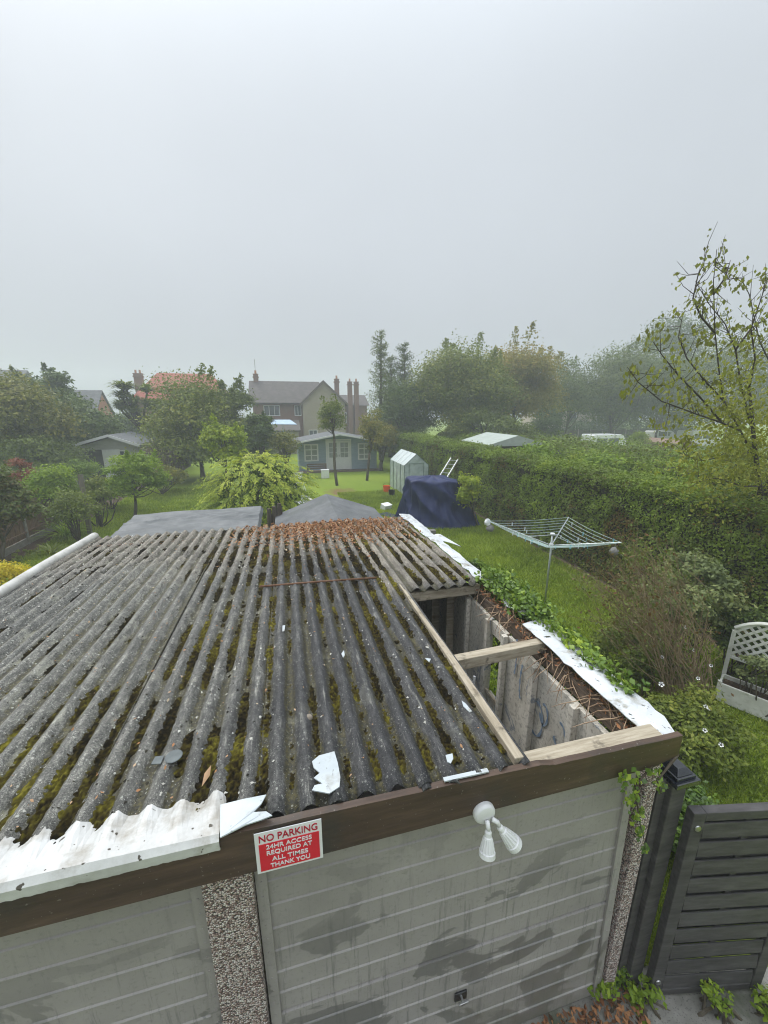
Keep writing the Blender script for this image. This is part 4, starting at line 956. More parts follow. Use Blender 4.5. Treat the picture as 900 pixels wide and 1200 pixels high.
# ---- left boundary: fence, posts, wooden post
FENCE = mat('brown_fence_boards', [(.12, .07, .045), (.2, .125, .08), (.3, .2, .14)], 4, .85, (1, 8, .7), bmp=.4)
CPOST = mat('concrete_post', [(.2, .185, .16), (.32, .3, .265)], 7, .9, bmp=.2)
fe = empty('panel_fence', (-8.42, 14, 0), 0, 'brown close boarded fence with concrete posts and gravel boards at the left lawn edge', 'fence')
for k, y in enumerate((9.3, 11.15, 13.0, 14.85, 16.7, 18.55)):
    MB().span(-8.47, -8.37, y-.05, y+.05, 0, 1.55).build('post', CPOST, fe, bevel=.01)
    if k < 5:
        MB().span(-8.44, -8.4, y+.052, y+1.798, 0, .22).build('gravel_board', CPOST, fe)
        q = MB()
        for i in range(16): q.box((-8.42-.006*(i % 2), y+.11+i*.109, .80+.008*((i*5) % 3)), (.015, .108, 1.14), rz=.05)
        q.build('panel', FENCE, fe)
        for z in (.4, .8, 1.2): MB().span(-8.405, -8.37, y+.053, y+1.797, z, z+.05).build('rail', FENCE, fe)
ps = MB(); a, b_ = G(106, 627), AY(94, 556, 15.75); ps.bar(a, b_, .13, .13); tag(ps.build('wooden_post', mat('old_post', [(.1, .085, .065), (.2, .18, .14)], 6, .9, (4, 4, .6), bmp=.5), bevel=.012), 'tall weathered wooden post leaning among the left shrubs', 'post')

# ================================================================== BUILDINGS
def brick(name, c1, c2, c3, scale=1.0):
    m = bpy.data.materials.new(name); n, b, o = nodes(m); v = objco(n)
    mp = N(n, 'ShaderNodeMapping'); mp.inputs['Rotation'].default_value = (R(90), 0, 0); n.links.new(v, mp.inputs[0])
    br = N(n, 'ShaderNodeTexBrick'); br.inputs['Scale'].default_value = 4.4*scale; br.inputs['Mortar Size'].default_value = .012
    br.inputs['Color1'].default_value = (*c1, 1); br.inputs['Color2'].default_value = (*c2, 1); br.inputs['Mortar'].default_value = (*c3, 1); n.links.new(mp.outputs[0], br.inputs[0])
    col = mixc(n, .35, br.outputs[0], ramp(n, noise(n, 1.2, 5, .6, v), [(.3, c1), (.7, c3)]))
    n.links.new(col, b.inputs['Base Color']); b.inputs['Roughness'].default_value = .85; return m
BUFF = brick('buff_brick', (.3, .25, .17), (.36, .3, .21), (.4, .37, .32)); REDB = brick('red_brick', (.17, .075, .05), (.22, .1, .065), (.24, .2, .17))
ORB = brick('orange_brick', (.42, .16, .08), (.48, .2, .1), (.42, .3, .22))
def tiles(name, a, b_, c):
    m = bpy.data.materials.new(name); n, b, o = nodes(m); v = objco(n)
    wv = N(n, 'ShaderNodeTexWave'); wv.bands_direction = 'Z'; wv.inputs['Scale'].default_value = 3; wv.inputs['Distortion'].default_value = .3; n.links.new(v, wv.inputs[0])
    col = ramp(n, noise(n, 2.2, 6, .7, v), [(.3, a), (.5, b_), (.7, c)])
    col = mixc(n, .25, col, wv.outputs[0], 'MULTIPLY')
    n.links.new(col, b.inputs['Base Color']); b.inputs['Roughness'].default_value = .8; return m
TBR = tiles('brown_roof_tiles', (.06, .048, .042), (.085, .07, .062), (.12, .1, .09)); TRED = tiles('red_roof_tiles', (.34, .085, .055), (.44, .115, .075), (.5, .17, .12)); TGR = tiles('grey_roof_slates', (.1, .1, .105), (.14, .14, .145), (.2, .2, .2))
FRAME = mat('white_upvc', [(.6, .6, .6), (.7, .7, .7)], 5, .4, bmp=0, spec=.5)
GLASS = mat('window_glass', [(.035, .045, .055), (.09, .105, .12)], 1.4, .08, bmp=0, spec=.8)
def window(par, x0, x1, y, z0, z1, nv=1, nh=0, fr=.07):
    """frame proud of a wall that faces the viewer (-y), dark glass set back in it"""
    q = MB(); q.span(x0, x1, y-.05, y-.004, z0, z0+fr); q.span(x0, x1, y-.05, y-.004, z1-fr, z1); q.span(x0, x0+fr, y-.05, y-.004, z0+fr, z1-fr); q.span(x1-fr, x1, y-.05, y-.004, z0+fr, z1-fr)
    for i in range(nv): x = x0+(x1-x0)*(i+1)/(nv+1); q.span(x-fr*.35, x+fr*.35, y-.045, y-.006, z0+fr, z1-fr)
    for i in range(nh): z = z0+(z1-z0)*(i+1)/(nh+1); q.span(x0+fr, x1-fr, y-.04, y-.008, z-fr*.3, z+fr*.3)
    o = q.build('window', FRAME, par); MB().span(x0+fr*.9, x1-fr*.9, y-.02, y-.003, z0+fr*.9, z1-fr*.9).build('pane', GLASS, o); return o
def chimney(par, x, y, z0, z1, w_=.55, m=REDB, pots=2, d=.5):
    q = MB(); q.span(x-w_/2, x+w_/2, y-d/2, y+d/2, z0, z1); q.span(x-w_/2-.06, x+w_/2+.06, y-d/2-.06, y+d/2+.06, z1-.35, z1-.2); q.span(x-w_/2-.04, x+w_/2+.04, y-d/2-.04, y+d/2+.04, z1, z1+.08); o = q.build('chimney', m, par)
    for i in range(pots): q = MB(); q.lathe((x-w_/4+i*w_/2*(1 if pots > 1 else 0)+(0 if pots > 1 else w_/4), y, z1+.08), [(.12, 0), (.1, .3), (.12, .34), (.09, .36)], 10); q.build('chimney_pot', ORB, o)
    return o
# main house in the middle
Y = 45.0
e1, rd = AY(296, 473, Y), AY(300, 448, Y+3); x0, x1 = e1[0], AY(354, 473, Y)[0]; ze, zr = 4.95, rd[2]
h1 = empty('brick_house', ((x0+x1)/2, Y+3, 0), 0, 'buff and red brick house with brown roof and cross gable beyond the summerhouse', 'house')
gxr = AY(403, 474, Y)[0]; gxl = x1; gpk = AY(379, 447, Y)
MB().span(x0, gxl-.01, Y, Y+6, 0, ze).build('wall', REDB, h1)
q = MB(); q.prism([(gxl, Y-.8, 0), (gxr, Y-.8, 0), (gxr, Y-.8, ze), ((gxl+gxr)/2, Y-.8, zr-.15), (gxl, Y-.8, ze)], (0, 6.8, 0)); q.build('gable_wall', BUFF, h1)
q = MB(); q.prism([(x0-.4, Y-.5, ze-.1), (x0-.4, Y+3, zr), (x0-.4, Y+3, zr+.15), (x0-.4, Y-.55, ze+.05)], ((gxl+gxr)/2-x0+.3, 0, 0)); q.build('roof', TBR, h1)
q = MB(); q.prism([(x0-.4, Y+3.001, zr), (x0-.4, Y+6.5, ze-.1), (x0-.4, Y+6.55, ze+.05), (x0-.4, Y+3.001, zr+.15)], ((gxl+gxr)/2-x0+.3, 0, 0)); q.build('roof', TBR, h1)
xm_ = (gxl+gxr)/2
for s, xe in ((-1, gxl-.35), (1, gxr+.35)):
    q = MB(); q.prism([(xe, Y-1.0, ze-.25), (xm_-.001*s*-1, Y-1.0, zr-.1), (xm_-.001*s*-1, Y-1.0, zr+.08), (xe, Y-1.0, ze-.07)], (0, 7.4, 0)); q.build('gable_roof', TBR, h1)
    q = MB(); q.prism([(xe, Y-1.06, ze-.32), (xm_, Y-1.06, zr-.2), (xm_, Y-1.06, zr+.0), (xe, Y-1.06, ze-.12)], (0, .05, 0)); q.build('bargeboard', mat('brown_board', [(.12, .09, .07), (.16, .12, .1)], 5, .7), h1)
for a, b_ in ((309, 328), (345, 353)): window(h1, AY(a, 480, Y)[0], AY(b_, 480, Y)[0], Y, 3.65, 4.75, 2 if b_-a > 12 else 1)
window(h1, AY(362, 520, Y)[0], AY(372, 520, Y)[0], Y-.8, 1.0, 2.2, 1)
chimney(h1, x0+.35, Y+3, zr-.8, zr+.8, .5, pots=1); chimney(h1, gxr-.4, Y+2.6, ze, zr+.4, .5, pots=1)
MB().tube([(x0+.35, Y+3, zr+1.0), (x0+.35, Y+3, zr+2.4)], .03, 5).build('aerial', METAL, h1)
# extension in front with a blue roof light
xa, xb = AY(298, 500, Y-4)[0], AY(352, 500, Y-4)[0]
q = MB(); q.prism([(xa, Y-4.2, 2.2), (xa, Y-1, 3.1), (xa, Y-1, 3.25), (xa, Y-4.2, 2.32)], (xb-xa, 0, 0)); q.build('extension_roof', TBR, h1)
MB().span(xa+.2, xb-.2, Y-4, Y-.01, 0, 2.25).build('extension_wall', BUFF, h1)
u = AY(331, 491, Y-5); q = MB(); q.prism([(u[0]-1.2, Y-5.4, 2.95), (u[0]+1.3, Y-5.4, 2.9), (u[0]+.7, Y-4.4, 3.3), (u[0]-.9, Y-4.4, 3.3)], (0, .02, .06)); q.prism([(u[0]-.03, Y-5, 0), (u[0]+.03, Y-5, 0), (u[0]+.03, Y-5, 3.0), (u[0]-.03, Y-5, 3.0)], (0, .06, 0))
tag(q.build('parasol', mat('pale_blue_canvas', [(.35, .47, .62), (.45, .56, .7)], 5, .6, bmp=0)), 'pale blue canopy beside the buff brick house', 'canopy')
# house behind on the right with twin chimneys
Y = 52.0; xl, xr_ = AY(398, 470, Y)[0], AY(430, 470, Y)[0]
h2 = empty('red_brick_house', ((xl+xr_)/2, Y+3, 0), 0, 'red brick house with two tall chimney stacks behind the summerhouse', 'house')
zt = AY(420, 463, Y+3)[2]; MB().span(xl, xr_, Y, Y+6, 0, 4.9).build('wall', REDB, h2)
q = MB(); q.prism([(xl-.3, Y-.4, 4.8), (xl-.3, Y+3, zt), (xl-.3, Y+6.4, 4.8)], (xr_-xl+.6, 0, 0)); q.build('roof', TBR, h2)
for px_ in (410, 417.5): chimney(h2, AY(px_, 460, Y-.3)[0], Y-.3, 1.0, AY(410, 448, Y-.3)[2], .55, REDB, 1)
window(h2, AY(401, 485, Y)[0], AY(406, 485, Y)[0], Y, 2.6, 4.0, 1)
# left: orange gable with grey roof
Y = 47.0; pk = AY(118, 459, Y); rt = AY(142, 503, Y); lf = pk[0]-(rt[0]-pk[0])
h3 = empty('orange_gable_house', (pk[0]-4, Y, 0), 0, 'house with orange brick gable end and grey roof left of the palm', 'house')
xl = AY(60, 459, Y)[0]; zr = pk[2]; ze = zr-4.1
q = MB(); q.prism([(pk[0], Y-4, 0), (pk[0], Y+4, 0), (pk[0], Y+4, ze), (pk[0], Y, zr-.1), (pk[0], Y-4, ze)], (-.3, 0, 0)); q.build('gable_wall', ORB, h3)
MB().span(xl, pk[0]-.31, Y-3.9, Y+3.9, 0, ze).build('wall', ORB, h3)
for s_ in (-1, 1):
    q = MB(); q.prism([(xl-.2, Y+s_*4.3, ze-.3), (xl-.2, Y+s_*.001, zr), (xl-.2, Y+s_*.001, zr+.14), (xl-.2, Y+s_*4.35, ze-.16)], (pk[0]-xl+.35, 0, 0)); q.build('roof', TGR, h3)
# red hipped roof house and chimney
Y = 50.0; a, b_, c, d_ = AY(156, 462, Y), AY(184, 437, Y+3), AY(247, 436, Y+3), AY(266, 462, Y)
h4 = empty('red_roof_house', ((a[0]+d_[0])/2, Y+3, 0), 0, 'house with hipped red tiled roof and tall chimney behind the palm', 'house')
q = MB(); z0 = a[2]-.6; q.add([(a[0]-.5, Y, z0), (d_[0]+.5, Y, z0), (d_[0]+.5, Y+6, z0), (a[0]-.5, Y+6, z0), (b_[0], Y+3, b_[2]), (c[0], Y+3, b_[2])], [(0, 1, 5, 4), (1, 2, 5), (2, 3, 4, 5), (3, 0, 4), (0, 3, 2, 1)]); q.build('roof', TRED, h4)
MB().span(a[0], d_[0], Y+.3, Y+5.7, 0, z0).build('wall', REDB, h4)
chimney(h4, AY(158, 450, Y)[0], Y+1.5, 3.5, AY(158, 437, Y)[2], .85, REDB, 2)
# farthest roof at the left edge
Y = 55.0; a, b_ = AY(-12, 433, Y), AY(32, 433, Y); h5 = empty('grey_roof_house', ((a[0]+b_[0])/2, Y, 0), 0, 'hazy house with grey roof just showing over the left trees', 'house')
q = MB(); q.prism([(a[0], Y-3.5, 5.2), (a[0], Y, a[2]), (a[0], Y+3.5, 5.2)], (b_[0]-a[0], 0, 0)); q.build('roof', TGR, h5); MB().span(a[0]+.3, b_[0]-.3, Y-3, Y+3, 0, 5.2).build('wall', BUFF, h5)
# pinkish house between the right trees
Y = 50.0; a, b_ = AY(640, 480, Y), AY(725, 480, Y); h6 = empty('pale_house', ((a[0]+b_[0])/2, Y+3, 0), 0, 'pale pinkish house half hidden behind the right trees', 'house')
MB().span(a[0], b_[0], Y, Y+6, 0, 4.8).build('wall', mat('pink_render', [(.45, .36, .31), (.52, .43, .38)], 3, .8), h6)
q = MB(); q.prism([(a[0]-.4, Y-.4, 4.7), (a[0]-.4, Y+3, 6.9), (a[0]-.4, Y+6.4, 4.7)], (b_[0]-a[0]+.8, 0, 0)); q.build('roof', TBR, h6)
for u in (648, 668, 700): x = AY(u, 480, Y)[0]; window(h6, x, x+1.2, Y, 2.6, 3.9, 1); window(h6, x, x+1.2, Y, .8, 2.1, 1)
# ---- summerhouse
Y = 28.8; hx0, hx1 = .62, 6.75; xm_ = 3.72
sh = empty('summerhouse', (xm_, Y+1.5, 0), 0, 'blue grey summerhouse with white double doors and low pitched roof', 'summerhouse')
CLAD = mat('blue_grey_cladding', [(.2, .27, .34), (.26, .33, .4), (.31, .38, .45)], 3, .65, (1, 1, 5), bmp=.2)
q = MB(); q.prism([(hx0+.25, Y, .05), (hx1-.25, Y, .05), (hx1-.25, Y, 2.02), (xm_, Y, 2.55), (hx0+.25, Y, 2.02)], (0, 3.4, 0)); q.build('wall', CLAD, sh)
q = MB()
for k in range(14): q.span(hx0+.24, hx1-.24, Y-.012, Y-.001, .08+k*.14, .2+k*.14)
q.build('cladding', CLAD, sh)
for xe in (hx0-.1, hx1+.1):
    q = MB(); q.prism([(xe, Y-.9, 2.02), (xm_, Y-.9, 2.60), (xm_, Y-.9, 2.68), (xe, Y-.9, 2.10)], (0, 4.6, 0)); q.build('roof', FELT, sh)
    q = MB(); q.prism([(xe, Y-.95, 2.0), (xm_, Y-.95, 2.585), (xm_, Y-.95, 2.70), (xe, Y-.95, 2.115)], (0, .045, 0)); q.build('bargeboard', FRAME, sh)
dx0, dx1 = 2.78, 4.62
q = MB(); q.span(dx0, dx0+.1, Y-.05, Y-.013, .05, 2.15); q.span(dx1-.1, dx1, Y-.05, Y-.013, .05, 2.15); q.span(dx0, dx1, Y-.06, Y-.013, 2.15, 2.25); q.build('door_frame', FRAME, sh)
for a, b_ in ((dx0+.11, 3.695), (3.705, dx1-.11)):
    dd = MB(); dd.span(a, b_, Y-.045, Y-.014, .08, .95); dd.span(a, a+.13, Y-.045, Y-.014, .95, 2.13); dd.span(b_-.13, b_, Y-.045, Y-.014, .95, 2.13); dd.span(a+.13, b_-.13, Y-.045, Y-.014, 2.0, 2.13)
    for i in (1, 2): z = .95+1.05*i/3; dd.span(a+.13, b_-.13, Y-.04, Y-.016, z-.015, z+.015)
    dd.span((a+b_)/2-.012, (a+b_)/2+.012, Y-.04, Y-.016, .95, 2.0); do = dd.build('door', FRAME, sh)
    MB().span(a+.125, b_-.125, Y-.03, Y-.014, .95, 2.01).build('pane', mat('net_glass', [(.2, .22, .22), (.36, .38, .37)], 3, .15, bmp=0), do)
    MB().span((b_-.08 if a < 3 else a+.05), (b_-.05 if a < 3 else a+.08), Y-.075, Y-.045, 1.0, 1.15).build('handle', BLACK, do)
NET = MATS['net_glass']
for a, b_ in ((1.25, 2.25), (5.1, 6.05)):
    o = window(sh, a, b_, Y-.013, .72, 1.95, 1, 2, .1); o.children[0].data.materials.clear(); o.children[0].data.materials.append(NET)
q = MB(); q.span(hx0+.1, hx1-.1, Y-.9, Y-.02, 0, .06); q.build('deck', WOODR, sh)
# ---- left neighbour's shed
Y = 27.6; a, b_, c = AY(85, 522, Y), AY(130, 510, Y), AY(167, 521, Y)
s3 = empty('grey_white_cabin', ((a[0]+c[0])/2, Y+1.5, 0), 0, 'grey and white garden cabin with open dark doorway beyond the left fence', 'cabin')
q = MB(); q.prism([(a[0]+.25, Y, 0), (c[0]-.25, Y, 0), (c[0]-.25, Y, c[2]-.1), (b_[0], Y, b_[2]-.12), (a[0]+.25, Y, a[2]-.1)], (0, 3, 0)); q.build('wall', mat('grey_boards', [(.34, .34, .31), (.46, .46, .43)], 4, .75, (1, 1, 6)), s3)
for xe, ze_ in ((a[0], a[2]), (c[0], c[2])):
    q = MB(); q.prism([(xe, Y-.5, ze_-.08), (b_[0], Y-.5, b_[2]-.05), (b_[0], Y-.5, b_[2]+.05), (xe, Y-.5, ze_+.02)], (0, 4, 0)); q.build('roof', FELT, s3)
    q = MB(); q.prism([(xe, Y-.55, ze_-.12), (b_[0], Y-.55, b_[2]-.08), (b_[0], Y-.55, b_[2]+.07), (xe, Y-.55, ze_+.04)], (0, .04, 0)); q.build('bargeboard', FRAME, s3)
xd0, xd1 = AY(94, 530, Y)[0], AY(120, 530, Y)[0]
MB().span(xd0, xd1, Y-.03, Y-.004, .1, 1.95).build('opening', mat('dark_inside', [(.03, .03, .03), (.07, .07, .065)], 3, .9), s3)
q = MB(); q.span(xd1, xd1+.95, Y-.06, Y-.02, .1, 1.95); q.build('door', FRAME, s3)
window(s3, AY(139, 530, Y)[0], AY(147, 530, Y)[0], Y, 1.3, 1.9, 0)
# ---- outbuildings beyond the cabin and beyond the hedge
def outb(name, px0, px1, pyt, Y, zt, m, mr, lab, ridge=.0, dep=3, cat='outbuilding', over=.2):
    a, b_ = AY(px0, pyt, Y), AY(px1, pyt, Y); z = zt if zt else a[2]; e = empty(name, ((a[0]+b_[0])/2, Y+dep/2, 0), 0, lab, cat)
    MB().span(a[0]+over, b_[0]-over, Y+over, Y+dep, 0, z-ridge-.08).build('wall', m, e)
    q = MB(); 
    if ridge: q.prism([(a[0], Y, z-ridge), ((a[0]+b_[0])/2, Y, z), (b_[0], Y, z-ridge), (b_[0], Y, z-ridge-.08), (a[0], Y, z-ridge-.08)], (0, dep+.2, 0))
    else: q.span(a[0], b_[0], Y, Y+dep+.2, z-.079, z)
    q.build('roof', mr, e); return e
outb('lean_to', 172, 212, 515, 31, 0, SHEDW, mat('dark_felt', [(.03, .033, .035), (.06, .062, .065)], 3, .8), 'dark flat roofed outbuilding between the cabin and the big rounded tree')
outb('neighbour_shed', 574, 640, 511, 17.5, 0, SHEDW, mat('pale_green_roof', [(.3, .34, .3), (.42, .46, .42)], 3, .6), 'shed with pale green pitched roof just over the hedge', .42, 3, 'shed')
outb('neighbour_garage', 792, 818, 516, 24, 0, REDB, mat('brown_felt', [(.16, .1, .075), (.24, .16, .12)], 3, .8), 'low brown roofed outbuilding in front of the right tree line', .25, 3)
Y = 46; e = empty('boundary_fence', (AY(690, 505, Y)[0], Y, 0), 0, 'dark panel fence below the right tree line', 'fence')
for k in range(11):
    x = AY(618, 505, Y)[0]+k*1.9; MB().span(x, x+.1, Y-.05, Y+.05, 0, 1.75).build('post', CPOST, e); MB().span(x+.105, x+1.895, Y-.02, Y+.02, 0, 1.65).build('panel', SHEDW, e)
def van(px, py, Y, lab, L=4.6, hgt=2.0, name='camper_van', col=(.75, .75, .75), rz=0.0, z0=0.0):
    c = AY(px, py, Y); e = empty(name, (c[0], Y, 0), rz, lab, 'van'); 
    VP = mat('van_white_paint', [(.68, .69, .7), (.76, .77, .78)], 2, .25, bmp=0, spec=.6)
    q = MB(); pr = [(-L/2, 0, .35), (L/2, 0, .35), (L/2, 0, .95), (L/2-.55, 0, 1.1), (L/2-1.1, 0, hgt-.1), (L/2-1.4, 0, hgt), (-L/2+.1, 0, hgt), (-L/2, 0, hgt-.15)]
    q.prism([(p[0], -.9, p[2]) for p in pr], (0, 1.8, 0)); q.build('body', VP, e, local=True, bevel=.06)
    for x in (-L/2+.8, L/2-.85):
        for y in (-.92, .72): q = MB(); q.lathe((x, y+.1, .33), [(.33, -.1), (.33, .1)], 18, Matrix.Rotation(math.pi/2, 3, 'X')); q.build('wheel', BLACK, e, local=True)
    for x0_, x1_ in ((-L/2+.3, -L/2+1.5), (-L/2+1.7, L/2-1.6)): MB().span(x0_, x1_, -.915, -.902, 1.15, 1.65).build('window', GLASS, e, local=True)
    return e
van(711, 512, 33, 'white van roof showing over the hedge before the dark fence', 4.4, 2.0)
van(640+180, 513, 36, 'white van beyond the low brown roof at the right', 5.2, 2.05, rz=.1)
van(775, 514, 41, 'small white van between the round shrub and the brown roof', 3.6, 1.75)

# ================================================================== PLANTS
HEDGE = leafmat('hedge_leaves', [(0.176, 0.085, 0.020), (0.087, 0.113, 0.012), (0.126, 0.185, 0.016), (0.186, 0.263, 0.020), (0.312, 0.358, 0.030)], .25)
TREEG = leafmat('dull_green_leaves', [(0.062, 0.087, 0.015), (0.106, 0.144, 0.023), (0.167, 0.205, 0.031), (0.277, 0.273, 0.044)], .25)
TREEO = leafmat('olive_autumn_leaves', [(0.077, 0.095, 0.018), (0.155, 0.164, 0.025), (0.257, 0.231, 0.035), (0.412, 0.273, 0.057)], .25)
TREED = leafmat('dark_evergreen_leaves', [(0.030, 0.053, 0.012), (0.055, 0.091, 0.019), (0.095, 0.142, 0.025), (0.149, 0.181, 0.037)], .15)
YELG = leafmat('yellow_green_leaves', [(0.140, 0.185, 0.017), (0.238, 0.319, 0.023), (0.397, 0.437, 0.034), (0.595, 0.538, 0.057)], .3)
BRG = leafmat('bright_green_leaves', [(0.083, 0.136, 0.014), (0.143, 0.222, 0.021), (0.226, 0.319, 0.028), (0.356, 0.425, 0.046)], .3)
GOLD = leafmat('golden_leaves', [(.2, .2, .01), (.42, .36, .02), (.6, .5, .03), (.66, .42, .08)], .3)
RUSSET = leafmat('russet_leaves', [(.1, .03, .02), (.2, .05, .03), (.26, .09, .045), (.16, .12, .04)], .25)
RUSTY = leafmat('rusty_olive_leaves', [(0.155, 0.072, 0.029), (0.116, 0.104, 0.029), (0.093, 0.136, 0.029), (0.186, 0.208, 0.046)], .25)
IVY = leafmat('ivy_leaves', [(0.040, 0.076, 0.014), (0.079, 0.143, 0.021), (0.159, 0.244, 0.028), (0.338, 0.420, 0.040)], .2, .4, .4)
SILVG = leafmat('grey_green_leaves', [(0.079, 0.109, 0.046), (0.148, 0.185, 0.069), (0.259, 0.286, 0.103), (0.635, 0.554, 0.161)], .25)
NOLAB = None
def vnoise(P, f, seed=0):
    """cheap smooth 3-D value pattern"""
    x, y, z = P[:, 0]*f, P[:, 1]*f, P[:, 2]*f; s = seed*1.7
    return (np.sin(x*1.3+np.sin(y*1.7+s)*1.4+s)+np.sin(y*1.9+np.sin(z*2.1+s)*1.3+2*s)+np.sin(z*2.3+np.sin(x*1.1)*1.2+3*s)+.6*np.sin(x*3.7+z*4.1+s)*np.sin(y*4.3))/3.6
def hedge(name, x0, x1, y0, y1, h, n, lf, lab, m=HEDGE, seed=1, brown=True, base=0.0, toplow=0.0, dist_pow=True, tint=.46, ragged=.06):
    rg = np.random.default_rng(seed); L = y1-y0; D = x1-x0
    af, at = L*h, L*D; tot = af+at+L*h*.0+D*h*.5
    # nearer leaves are more and smaller, as the sampling of the surface asks
    u = rg.random(n)**1.9 if dist_pow else rg.random(n); y = y0+u*L; s = rg.random(n)
    r_ = rg.random(n); top = r_ < at/(af+at); end = r_ > .985
    x = np.where(top, x0+s*D, x0+.0*s); z = np.where(top, h, base+s*(h-base))
    x = np.where(end, x0+rg.random(n)*D, x); z = np.where(end, s*h, z); y = np.where(end, y0, y)
    P = np.stack([x, y, z], 1)
    nrm = np.where(top[:, None], np.array([0, 0, 1.]), np.array([-1., 0, .15])); nrm = np.where(end[:, None], np.array([0, -1., .1]), nrm)
    bulge = .13*vnoise(P, 1.1, seed)+.09*vnoise(P, 2.9, seed+3)+.05*vnoise(P, 7, seed+5)
    dep = np.abs(rg.normal(0, .055, n)); corner = np.clip((z-(h-.22))/.22, 0, 1)*(~top)
    P = P + nrm*(bulge-dep)[:, None]*np.array([1, 1, 1.0]); P[:, 0] += corner**2*.16
    P[:, 2] += top*np.abs(rg.normal(0, ragged, n))*(rg.random(n) < .35) - top*np.clip((.25-(x-x0))/.25, 0, 1)**2*.14
    P[:, 2] = np.maximum(P[:, 2], .03)
    t = tint + .3*vnoise(P, .9, seed+7)+.16*vnoise(P, 4, seed+8)+rg.normal(0, .12, n)+top*.12
    if brown:
        bm = vnoise(P, .75, 21)+.5*vnoise(P, 2.3, 22)+np.clip((9.5-y)/6, -.6, .55)-np.abs(z-1.75)*.3
        bz = np.clip((bm-.2)*2.2, 0, 1)*(~top); t = t*(1-bz*rg.random(n)**.5)+.0*bz
    t += (y-y0 > 11)*0
    near = np.clip((y-y0)/L, 0, 1); sz = lf*(.75+.75*near)*rg.uniform(.65, 1.3, n)
    e = empty(name, ((x0+x1)/2, (y0+y1)/2, 0), 0, lab, 'hedge')
    leafobj('foliage', P, nrm+rg.normal(0, .55, (n, 3))+[0, 0, .3], sz, np.clip(t, .02, 1), m, e, rg=rg)
    q = MB(); q.span(x0+.16, x1-.1, y0+.12, y1-.1, 0, h-.16); q.build('core', mat('hedge_twigs', [(.012, .011, .006), (.03, .028, .014), (.05, .04, .022)], 18, .95, bmp=.8), e)
    return e
hedge('hedge', 7.72, 9.4, .3, 27.5, 2.66, 150000, .075, 'long clipped green hedge along the right side of the lawn, browned near its close end')
hedge('hedge', 11.6, 13.8, 6, 30, 2.5, 40000, .12, 'second looser hedge in the garden beyond the clipped hedge', HEDGE, 5, False, 1.2, tint=.45, ragged=.2)
hedge('hedge', 16.5, 18.5, 12, 40, 2.4, 22000, .16, 'third overgrown hedge in front of the white vans', HEDGE, 6, False, 1.2, tint=.38, ragged=.25)
def bush(name, px, ytop, ybase, wpx, Y, m, lab, n=4000, leaf=.08, tint=.5, nc=18, seed=0, cat='shrub', group=None, flat=.85, depth=None, low=-.5, stems=True, cr=None, drop=None, aspect=.55):
    rg = np.random.default_rng(seed+500); b = G(px, ybase) if Y is None else np.array([AY(px, ybase, Y)[0], Y, 0.0])
    top = AY(px, ytop, b[1]); H_ = max(top[2], .3); dist = np.dot(b-EYE, _f); rx = wpx/2*dist/F; ry = depth or rx
    cr = cr or min(rx, H_/2)*.45; c = np.array([b[0], b[1], H_*.55])
    P, nr, tt, cc = crown_points(c, (max(rx-cr*.7, .05), max(ry-cr*.7, .05), max(H_*.47-cr*.5, .05)), nc, cr, n, rg, flat, low)
    P[:, 2] = np.abs(P[:, 2])+.01
    e = empty(name, b, 0, lab, cat, group)
    dd = None
    if drop is not None: dd = unit(P-c)*np.array([1, 1, .3])+[0, 0, -.35*drop]
    leafobj('foliage', P, nr, leaf*rg.uniform(.6, 1.35, len(P)), tint+tt, m, e, rg=rg, drop_dir=dd, aspect=aspect)
    if stems:
        q = MB()
        for k in cc[:12]: limb(q, b+rg.normal(0, .05, 3)*[1, 1, 0], k, .02*H_**.5, .006, .12, 5, 5, rg)
        q.build('stem', BARK, e)
    return e
# -- left background
tree('broadleaf_tree', 5, 422, 565, 120, 26, TREEO, 'olive green rounded tree filling the left edge', 15000, .17, 40, .32, 1, shoots=10)
tree('broadleaf_tree', 58, 414, 520, 72, 33, TREED, 'dark irregular evergreen with bare tufted tips behind the left trees', 11000, .19, 26, .5, 2, shoots=22, cr=1.1)
tree('broadleaf_tree', 95, 458, 545, 78, 30, TREED, 'broad dark green tree in front of the orange gable', 12000, .17, 34, .72, 3, shoots=6)
tree('broadleaf_tree', 45, 500, 570, 90, 24.5, TREEG, 'lower dense green tree behind the red leaved shrub', 9000, .14, 34, .35, 4)
bush('acer', 27, 533, 566, 34, 17.5, RUSSET, 'small red leaved acer behind the brown fence', 2500, .09, .4, 14, 5, 'acer')
tree('broadleaf_tree', 8, 543, 640, 62, 13.2, RUSTY, 'rust tinged leafy tree overhanging the brown fence', 9000, .085, 34, .5, 6, tr=.06, trunk_px=(2, 662))
bush('shrub', 76, 540, 621, 62, None, BRG, 'bright green leafy shrub beside the tall weathered post', 8000, .085, .55, 30, 7)
bush('shrub', 118, 556, 618, 42, None, TREEG, 'olive shrub to the right of the weathered post', 5000, .08, .6, 22, 8)
bush('shrub', 40, 560, 606, 40, 17, BRG, 'mid green shrub between the acer and the fence', 3500, .09, .45, 18, 9)
tree('apple_tree', 160, 522, 592, 84, 17.9, BRG, 'small spreading apple tree on the left lawn behind the garage', 8500, .095, 42, .55, 10, .65, trunk_px=(158, 607), tr=.07, bare=.35, cat='apple tree', shoots=12, cr=.42)
bush('shrub', 200, 520, 575, 52, 25.5, leafmat('brownish_shrub_leaves', [(.09, .06, .035), (.13, .09, .05), (.11, .12, .05), (.17, .15, .07)], .2), 'brownish pink shrub beside the grey white cabin', 5000, .12, .4, 20, 11)
